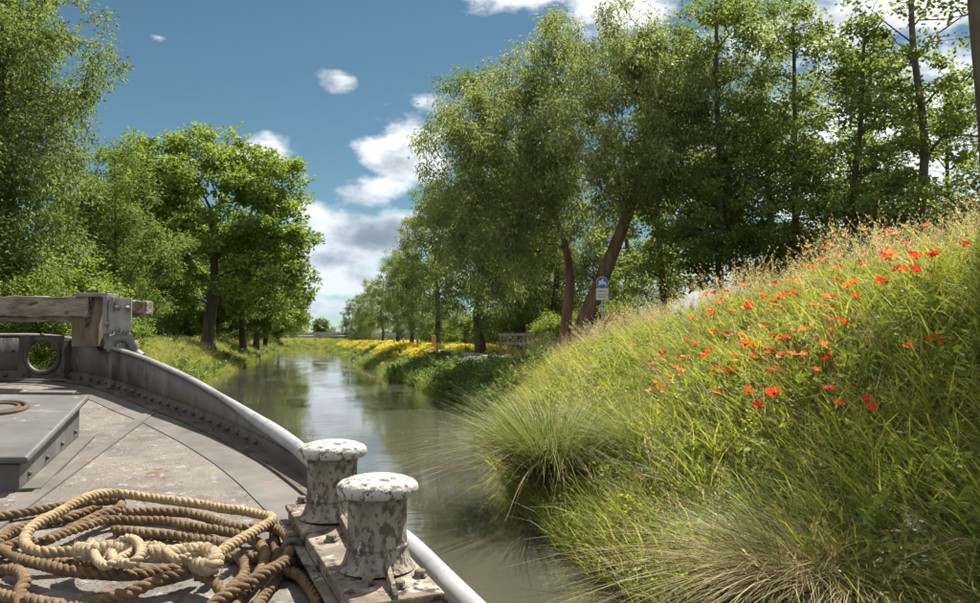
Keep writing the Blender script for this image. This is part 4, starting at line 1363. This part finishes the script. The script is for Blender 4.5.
def scatter(name, P, scl, idx, variants, label, cat, tilt=.12, seed=1):
    """One countless mass: plants instanced on points, each with its own turn, lean and size."""
    r_ = np.random.default_rng(seed)
    me = bpy.data.meshes.new(name)
    me.vertices.add(len(P)); me.vertices.foreach_set('co', np.asarray(P, np.float32).ravel())
    rot = np.c_[r_.normal(0, tilt, len(P)), r_.normal(0, tilt, len(P)), r_.uniform(0, 6.283, len(P))].astype(np.float32)
    a = me.attributes.new('rot', 'FLOAT_VECTOR', 'POINT'); a.data.foreach_set('vector', rot.ravel())
    a = me.attributes.new('scl', 'FLOAT', 'POINT'); a.data.foreach_set('value', np.asarray(scl, np.float32))
    a = me.attributes.new('idx', 'INT', 'POINT'); a.data.foreach_set('value', np.asarray(idx, np.int32))
    o = link(name, me)
    ng = bpy.data.node_groups.new(name, 'GeometryNodeTree')
    ng.interface.new_socket('Geometry', in_out='INPUT', socket_type='NodeSocketGeometry')
    ng.interface.new_socket('Geometry', in_out='OUTPUT', socket_type='NodeSocketGeometry')
    gi, go = ng.nodes.new('NodeGroupInput'), ng.nodes.new('NodeGroupOutput')
    jn = ng.nodes.new('GeometryNodeJoinGeometry')

    def attr(nm, ty):
        n_a = ng.nodes.new('GeometryNodeInputNamedAttribute'); n_a.data_type = ty; n_a.inputs['Name'].default_value = nm
        return [s_ for s_ in n_a.outputs if s_.enabled][0]
    ar, as_, ai = attr('rot', 'FLOAT_VECTOR'), attr('scl', 'FLOAT'), attr('idx', 'INT')
    for k_, v in enumerate(variants):
        cmp_ = ng.nodes.new('FunctionNodeCompare'); cmp_.data_type = 'INT'; cmp_.operation = 'EQUAL'
        ints = [s_ for s_ in cmp_.inputs if s_.type == 'INT']
        ng.links.new(ai, ints[0]); ints[1].default_value = k_
        oi = ng.nodes.new('GeometryNodeObjectInfo'); oi.inputs['Object'].default_value = v; oi.inputs['As Instance'].default_value = True
        ip = ng.nodes.new('GeometryNodeInstanceOnPoints')
        ng.links.new(gi.outputs[0], ip.inputs['Points']); ng.links.new(cmp_.outputs[0], ip.inputs['Selection'])
        ng.links.new(oi.outputs['Geometry'], ip.inputs['Instance']); ng.links.new(ar, ip.inputs['Rotation']); ng.links.new(as_, ip.inputs['Scale'])
        ng.links.new(ip.outputs[0], jn.inputs[0])
    ng.links.new(jn.outputs[0], go.inputs[0])
    o.modifiers.new('scatter', 'NODES').node_group = ng
    tag(o, label, cat, None, 'stuff')
    return o


def on_ground(x, y, dz=0.0):
    return np.c_[x, y, ground_z(x, y) + dz]


rs = np.random.default_rng(600)
V_NEAR = [src('grass_a', c_grass(42, .55, .16, .0135), MG), src('grass_b', c_grass(46, .46, .18, .012, 0, 4), MG), src('grass_c', c_grass(32, .66, .15, .016, 0, 4, .4, .55), MG),
          src('seed_a', c_seed(), MG), src('seed_b', c_seed(14, .95, 20), MG), src('herb_a', c_herb(7, .5, .07, .030), MG), src('herb_b', c_herb(9, .42, .055, .024, per=20), MG),
          src('herb_yellow', c_herb(6, .5, .05, .018, flower=5, fl_n=3), MG), src('herb_white', c_herb(5, .55, .045, .015, flower=6, fl_n=8, fs=.012), MG),
          src('lush_a', c_grass(50, .6, .17, .009, 1, 2, .35, .5), MG), src('straw_a', c_grass(24, .6, .16, .006, 2, 14, .5, .5), MG)]
# near bank with the poppies
n = 15000
y = rs.uniform(1.2, 23.5, n); x = xr_of(y) - .08 + rs.random(n) ** .9 * (9.3 - xr_of(y))
d = np.hypot(x, y)
keep = rs.random(n) < np.clip(9.5 / d, .35, 1.0)
x, y = x[keep], y[keep]; n = len(x)
t = (x - xr_of(y)) / (6.5 - np.minimum(xr_of(y), 5.4))
patch = np.sin(x * 1.3 + 2) * np.sin(y * .9 + x * .5) + .4 * np.sin(x * 3.1 - y * 2.3)
p = np.zeros((n, 11))
p[:, 0] = 3; p[:, 1] = 3; p[:, 2] = 2
p[:, 3] = .3 + 1.7 * smooth01((t - .7) / .3); p[:, 4] = .1 + 1.6 * smooth01((t - .78) / .22)
p[:, 5] = 1.6 + 1.2 * (patch > .3); p[:, 6] = 1.6 + 1.2 * (patch < -.2); p[:, 7] = .35; p[:, 8] = .10
p[:, 9] = .5 + 3.0 * (t < .25); p[:, 10] = 1.3 + .8 * (patch > .6)
p /= p.sum(1, keepdims=True)
idx = (p.cumsum(1) > rs.random((n, 1))).argmax(1)
scl = rs.uniform(.7, 1.2, n) * (1 + .12 * patch)
scatter('bank_grass', on_ground(x, y), scl, idx, V_NEAR, 'tall sunlit meadow grass and herbs covering the poppy bank', 'grass', .16, 1)

V_FAR = [src('far_grass', c_grass(44, .55, .32, .016, 0, 5), MG), src('far_lush', c_grass(46, .75, .30, .02, 1, 0, .4, .5), MG), src('far_seed', c_seed(16, .8, 30), MG),
         src('far_herb', c_herb(9, .6, .11, .05, 4, per=22), MG), src('far_yellow', c_herb(10, .60, .10, .04, 4, 5, 16, 8, .036), MG), src('far_dark', c_herb(10, .8, .13, .055, 1, per=26), MG)]
# tow path side, beyond the mound
n = 15000
y = 19 + (rs.random(n) ** 1.7) * 185; w = rs.random(n) ** 1.25
x = xr_of(y) - .25 + w * (13 + .02 * y)
off_path = np.abs(x - (8.6 + .35 * np.sin(y * .11))) > .85
off_path |= (y > 120)
x, y, w = x[off_path], y[off_path], w[off_path]; n = len(x)
t = x - xr_of(y)
p = np.zeros((n, 6))
edge = t < 2.4
p[:, 0] = np.where(edge, 1.8, 2.8); p[:, 1] = np.where(edge, 2.6, .5); p[:, 2] = np.where(edge, .2, .8); p[:, 3] = np.where(edge, 1.2, .8)
p[:, 4] = np.where((t > 1.2) & (y > 38), 5.0, .1); p[:, 5] = np.where(edge & (y < 40), 1.6, .05)
p /= p.sum(1, keepdims=True)
idx = (p.cumsum(1) > rs.random((n, 1))).argmax(1)
scl = rs.uniform(.75, 1.25, n) * np.where(t < 1.3, np.where(y < 42, .78, .6), np.where(y < 45, .34, .6)) * (1 + y / 260)
keep = ~((np.hypot(x - 8.8, y - 32.5) < 3.4) & (rs.random(n) < .88)) & ~((y < 34) & (t > 2.0) & (rs.random(n) < .5))
x, y, scl, idx = x[keep], y[keep], scl[keep], idx[keep]
scatter('path_grass', on_ground(x, y), scl, idx, V_FAR, 'lush green edge herbs and yellow flowering meadow beside the tow path', 'grass', .15, 2)
# opposite bank
n = 14000
y = 7 + (rs.random(n) ** 1.6) * 200; w = rs.random(n) ** 1.3
x = xl_of(y) + .2 - w * (12 + .02 * y)
t = xl_of(y) - x
p = np.zeros((n, 6))
edge = t < 1.2
p[:, 0] = np.where(edge, 3.0, 4.5); p[:, 1] = np.where(edge, .8, .3); p[:, 2] = np.where(edge, .3, 1.2); p[:, 3] = .45; p[:, 4] = .004; p[:, 5] = np.where(edge, .2, .05)
p /= p.sum(1, keepdims=True)
idx = (p.cumsum(1) > rs.random((n, 1))).argmax(1)
scl = rs.uniform(.6, .95, n) * (1 + y / 260)
scatter('opposite_grass', on_ground(x, y), scl, idx, V_FAR, 'sunlit yellow-green grass slope along the opposite bank', 'grass', .15, 3)

# ---------------------------------------------------------------- sedge tussocks at the water's edge


def tussock(name, P, h, n, nd, spread, label, seed, seeds=60, leanv=.55, dr=.75):
    r_ = np.random.default_rng(seed)
    root = empty(name, P)
    tag(root, label, 'grass tussock', 'sedge tussocks along the water')
    g_, _ = blades(r_, n, h, spread, .0105, leanv, dr, 8, None, 0, .3, .92)
    g_.obj('green_blades', [M['sedge']], root)
    g_, _ = blades(r_, nd, h * .88, spread, .0085, leanv * 1.1, dr * 1.5, 8, None, 0, .35, .92)
    g_.obj('dry_blades', [M['straw']], root)
    g_, C = blades(r_, seeds, h * 1.12, spread * .8, .004, leanv * 1.05, dr, 10, None, 0, .25, .95, .5)
    seedheads(r_, C, g_, 1, .13, 16, .02, .007)
    g_.obj('seed_stalks', [M['sedge'], M['brownseed']], root)
    return root




def hit_ground(px, py):
    r = ray(px, py)
    for dd in np.arange(2.0, 30, .02):
        Q = CAM + r * dd
        if Q[2] < ground_z(Q[0], Q[1]) or Q[2] < 0:
            return np.array([Q[0], Q[1], float(ground_z(Q[0], Q[1]))])
    return CAM + r * 8.0


M['sedge'] = leafmat('sedge_blade', [(.045, .085, .018), (.10, .145, .035), (.18, .21, .06), (.27, .27, .10)], .38, tint=(1.3, 1.25, .8))
Pt = on_z(556, 512, 0.0); Pt = np.array([xr_of(Pt[1]) + .18, Pt[1], 0]); Pt[2] = ground_z(Pt[0], Pt[1]) + .15
tussock('sedge_tussock', Pt, 1.30, 2000, 700, .24, 'big arching green sedge tussock with brown seed heads overhanging the water', 71, 70, .48, .66)
tussock('sedge_tussock', Pt + [.35, .95, .1], 1.05, 700, 160, .18, 'smaller green tussock growing behind the big arching one', 72, 40)
P2 = hit_ground(800, 632) + [0, 0, .16]
tussock('sedge_tussock', P2, .84, 420, 900, .17, 'straw-coloured tussock with reddish seed stalks low on the poppy bank', 73, 90, .6, .7)
P3 = hit_ground(862, 628) + [0, 0, .10]
tussock('sedge_tussock', P3, .74, 120, 1300, .22, 'dry bleached tussock of fine straw low on the poppy bank', 74, 20, .5, .6)
P4 = at(640, 470, 8.0); P4[2] = ground_z(P4[0], P4[1]) + .12
tussock('sedge_tussock', P4, .85, 520, 60, .16, 'fresh green tussock between the big one and the poppies', 75, 14)

# ---------------------------------------------------------------- poppies
POP = """871,12 825,46 761,47 930,104 848,128 838,136 787,135 780,130 795,140 765,175 793,178 745,175 713,62 695,80 735,69 765,98 677,85 645,58 646,130 633,158 715,122 700,105 725,108 712,140 702,128 720,132
594,224 617,210 617,250 695,210 568,210 483,107 525,108 545,102 480,123 520,148 545,152 565,165 497,170 472,160 567,137 510,145 290,216 245,237 256,243 212,240 190,245 222,265 235,262 207,290 205,302 264,290 312,272 300,285 310,280
385,215 430,207 455,212 440,235 410,245 395,255 420,255 450,240 352,253 383,272 500,273 520,278 551,287 552,316 555,257 535,253 590,327 551,352 470,347 460,353 405,370 425,373 385,366 358,335 249,361 292,362 148,314 212,355
133,376 163,385 65,415 67,434 198,408 187,423 130,423 108,430 32,447 97,453 117,462 86,480 212,460 262,450 262,466 230,465 302,388 325,390 350,395 328,417 328,425 277,420 378,412 410,421 438,416 476,416 522,389 540,429 380,462
508,463 45,497 58,510 72,520 30,519 218,527 313,525 385,528 543,517 569,558 650,550 665,573 777,394 845,380 340,567 405,290 -60,300 -45,310 -110,330 -30,380"""


def poppy_meshes(seed, mat):
    r_ = np.random.default_rng(seed)
    g_ = Geo()
    for k_ in range(4):
        a0 = k_ * math.pi / 2 + r_.normal(0, .12); op = r_.uniform(.45, .95)
        t_, u_ = np.meshgrid(np.linspace(0, 1, 5), np.linspace(-1, 1, 7), indexing='ij')
        ang_ = a0 + u_ * .85 * (.35 + .65 * t_ ** .5)
        rad_ = .043 * t_ * (1 - .12 * u_ ** 2) * (.75 + .3 * op) + (.003 if k_ % 2 else 0)
        zz = .058 * t_ ** 1.4 * (1.2 - op) + .005 * np.sin(u_ * 5 + seed) * t_ + .004 * r_.normal(0, 1, t_.shape) * t_
        V = np.stack([np.cos(ang_) * rad_, np.sin(ang_) * rad_, zz], -1).reshape(-1, 3)
        i, j = np.meshgrid(np.arange(4), np.arange(6), indexing='ij')
        F = np.stack([i * 7 + j, (i + 1) * 7 + j, (i + 1) * 7 + j + 1, i * 7 + j + 1], -1).reshape(-1, 4)
        g_.quads(V, F, np.repeat(r_.random(), len(F)))
    return g_.mesh('petals', mat, True)


PET = {'red': [poppy_meshes(s_, M['poppy_red']) for s_ in (1, 2, 3)], 'orange': [poppy_meshes(s_, M['poppy_backlit']) for s_ in (4, 5, 6)]}
HEART = lathe([(.0005, .016), (.008, .014), (.010, .006), (.006, 0.0)], 8).mesh('heart', M['poppy_heart'], True)
STEM = tube(catmull([(0, 0, -.62), (.02, .0, -.4), (.005, .01, -.18), (0, 0, 0)], .08), .0022, 5).mesh('stem', M['herb'], True)
rp = np.random.default_rng(900)
for tok in POP.split():
    zx, zy = map(float, tok.split(','))
    px, pyy = 640 + zx / 2.87, 210 + zy / 2.87
    r = ray(px, pyy)
    hit = None
    for dd in np.arange(3.5, 24, .03):
        Q = CAM + r * dd
        if Q[0] > xr_of(Q[1]) and ground_z(Q[0], Q[1]) + .56 > Q[2]:
            hit = Q; break
    if hit is None:
        hit = CAM + r * 10.5
        dd = 10.5
    if hit[2] - ground_z(hit[0], hit[1]) > 1.2: continue
    kind = 'red' if rp.random() < (.72 if zx > 600 else .42) else 'orange'
    o = empty('poppy', hit); o.rotation_euler = (rp.normal(0, .28), rp.normal(0, .28), rp.uniform(0, 6.28))
    s_ = rp.uniform(.95, 1.5); o.scale = (s_, s_, s_ ** .3)
    tag(o, 'scarlet red poppy in the tall grass of the bank' if kind == 'red' else 'poppy coloured orange as if backlit in the tall grass of the bank', 'poppy', 'red poppies on the bank' if kind == 'red' else 'orange poppies on the bank')
    link('petals', PET[kind][rp.integers(0, 3)], o); link('heart', HEART, o); link('stem', STEM, o)
# ---------------------------------------------------------------- things along the tow path
M['zinc'] = mottled('zinc_post', [(.30, .31, .32), (.42, .43, .44), (.50, .51, .52)], 20., .5, .2, 80., .002)
M['sign_blue'] = mottled('sign_blue', [(.010, .10, .36), (.012, .13, .44)], 4., .45, .05, 60., .001)
M['sign_white'] = mottled('sign_white', [(.66, .66, .64), (.78, .78, .76)], 5., .5, .05, 60., .001)
M['sign_plate'] = mottled('sign_plate', [(.55, .53, .49), (.66, .64, .60)], 8., .6, .05, 60., .001)
M['ink'] = mottled('sign_ink', [(.06, .055, .05), (.10, .095, .09)], 8., .6, .05, 60., .001)
M['old_rail'] = mottled('railing_wood', [(.10, .085, .07), (.19, .165, .14), (.28, .25, .215)], 5., .85, .6, 30., .01, stretch=(1, 1, .4))
M['post_wood'] = mottled('marker_wood', [(.30, .17, .05), (.46, .28, .09), (.56, .36, .13)], 6., .8, .5, 30., .006, stretch=(2, 2, .4))
M['concrete'] = mottled('bridge_concrete', [(.17, .125, .095), (.24, .18, .14), (.29, .235, .19)], .8, .85, .3, 8., .02)
M['bridge_rail'] = mottled('bridge_rail', [(.30, .29, .28), (.40, .39, .37)], 2., .6, .2, 20., .01)

# rider sign: blue disc above a small notice plate
dS = 27.5; pm = dS / F_PX
top_c_ = at(602.5, 282.5, dS)
gp_ = bank_at(602.5, dS)
sg = empty('rider_sign', gp_, -YAW); tag(sg, 'round blue rider sign above a small white notice plate on a grey post', 'sign')
H_ = top_c_[2] - gp_[2]
tube(np.array([(0, .03, -.3), (0, .03, H_ + .18)]), .030, 10).obj('post', M['zinc'], sg, True)
disc = lambda r, y0, y1, n=40: (lambda a: Geo().quads(np.vstack([np.c_[np.cos(a) * r, np.full(n, y0), H_ + np.sin(a) * r], np.c_[np.cos(a) * r, np.full(n, y1), H_ + np.sin(a) * r]]), [(i, (i + 1) % n, n + (i + 1) % n, n + i) for i in range(n)]).tris(np.vstack([np.c_[np.cos(a) * r, np.full(n, y0), H_ + np.sin(a) * r], [[0, y0, H_]]]), [(i, n, (i + 1) % n) for i in range(n)]).tris(np.vstack([np.c_[np.cos(a) * r, np.full(n, y1), H_ + np.sin(a) * r], [[0, y1, H_]]]), [(i, (i + 1) % n, n) for i in range(n)]))(np.arange(n) * 2 * math.pi / n)
dk = disc(.215, -.012, -.004).obj('rim', M['sign_white'], sg)
db = disc(.203, -.016, -.0125).obj('disc', M['sign_blue'], sg)
# horse and rider, as a flat cut-out
hs_ = [(-.145, .035), (-.115, .075), (-.09, .10), (-.075, .115), (-.062, .085), (-.03, .052), (.03, .05), (.085, .055), (.115, .045), (.15, -.01), (.155, -.05), (.135, -.03), (.115, .005), (.11, -.03), (.14, -.075), (.12, -.115), (.10, -.11), (.115, -.075), (.075, -.035), (.0, -.045), (-.055, -.03), (-.10, -.06), (-.14, -.055), (-.145, -.075), (-.09, -.09), (-.05, -.055), (-.085, -.01), (-.10, .045), (-.13, .02)]
rid_ = [(-.03, .05), (.02, .05), (.045, .085), (.035, .12), (.042, .145), (.02, .16), (.0, .145), (.003, .12), (-.02, .105), (-.055, .095), (-.05, .083), (-.012, .085)]
for nm_, pts_, s_ in (('horse', hs_, 1.0), ('rider', rid_, 1.0)):
    bm = bmesh.new()
    f_ = bm.faces.new([bm.verts.new((x_ * s_, -.018, H_ + (z_ - .02) * s_)) for x_, z_ in pts_])
    bmesh.ops.triangulate(bm, faces=[f_])
    me = bpy.data.meshes.new(nm_); bm.to_mesh(me); bm.free(); me.materials.append(M['sign_white'])
    link(nm_, me, db)
hp = (310.5 - 0) ; plc = at(602.5, 294, dS)[2] - gp_[2]
pl = box((0, -.010, plc), (.43, .006, .42)).obj('notice_plate', M['sign_plate'], sg, bevel=.002)
gi_ = Geo(); rk = np.random.default_rng(4)
for zz, hh in ((.10, .035), (-.02, .03), (-.10, .03)):
    xx = -.15
    while xx < .14:
        w_ = rk.uniform(.02, .06); box((xx + w_ / 2, -.0145, plc + zz), (w_, .002, hh), gi_); xx += w_ + .014
o = gi_.obj('print_lines', M['ink'], pl); o['kind'] = 'stuff'

# wooden railing of the ditch crossing
dR = 36.0
c0 = at(516, 355, dR); gz = float(ground_z(c0[0], c0[1]))
rl = empty('wooden_railing', (c0[0], c0[1], gz), -YAW - .55); tag(rl, 'weathered grey wooden railing with two rails beside the tow path', 'railing')
Lr = 1.62
for k_ in range(5):
    xk = -Lr / 2 + Lr * k_ / 4
    box((xk, 0, .43), (.085, .085, 1.06)).obj('post', M['old_rail'], rl, bevel=.008)
for zz in (.97, .55):
    box((0, -.06, zz), (Lr + .16, .045, .13)).obj('rail', M['old_rail'], rl, bevel=.006)
# yellow-brown marker post with a cap behind it
P = bank_at(527.5, 38.0); tz = at(527, 327, 38.0)[2] - P[2]
mk = empty('marker_post', P, -YAW); tag(mk, 'thin yellow-brown marker post with a flat cap behind the railing', 'post')
box((0, 0, tz / 2 - .1), (.085, .085, tz + .15)).obj('shaft', M['post_wood'], mk, bevel=.006)
box((0, 0, tz + .02), (.22, .16, .07)).obj('cap', M['post_wood'], mk, bevel=.008)
# row of short orange-brown posts in the flowers
for q_, (px, d, top_y, w_) in enumerate(((433.7, 52, 336, .24), (417.5, 60, 339, .17), (403.5, 68, 341.5, .15), (394, 78, 343, .15), (386, 90, 344.5, .16))):
    P = bank_at(px, d); hgt = max(.9, at(px, top_y, d)[2] - P[2])
    pp = empty('timber_post', P, .3 + px); tag(pp, '%s orange-brown wooden post from the railing, standing in the yellow flowers' % ORD[q_], 'post', 'wooden posts in the yellow flowers')
    box((0, 0, hgt / 2 - .1), (w_, w_, hgt + .2)).obj('shaft', M['post_wood'], pp, bevel=.012)
    lathe([(w_ * .68, hgt), (w_ * .5, hgt + .04), (.001, hgt + .07)], 4).obj('tip', M['post_wood'], pp)

# low road bridge where the canal bends away
yb = 212.0
br_ = empty('bridge', (0, yb, 0), .02); tag(br_, 'low concrete road bridge with a pale railing across the end of the canal', 'bridge')
box((10, 0, 1.85), (78, 6.5, 1.8)).obj('deck', M['concrete'], br_, bevel=.05)
for s_ in (-1, 1):
    box((10, s_ * 3.15, 2.87), (78, .3, .22)).obj('kerb', M['bridge_rail'], br_, bevel=.03)
    box((10, s_ * 3.2, 3.95), (78, .10, .12)).obj('handrail', M['bridge_rail'], br_)
    box((10, s_ * 3.2, 3.45), (78, .06, .60)).obj('mesh_panel', M['bridge_rail'], br_)
    for k_ in range(27):
        box((-29 + k_ * 3, s_ * 3.2, 3.44), (.12, .12, .92)).obj('baluster', M['bridge_rail'], br_)
for xk in (0, 17, 34):
    box((xk, 0, .4), (.9, 5.6, 1.1)).obj('pier', M['concrete'], br_, bevel=.05)
for xk in (-27, 47):
    box((xk, 0, .14), (4, 7.0, 1.6)).obj('abutment', M['concrete'], br_, bevel=.05)
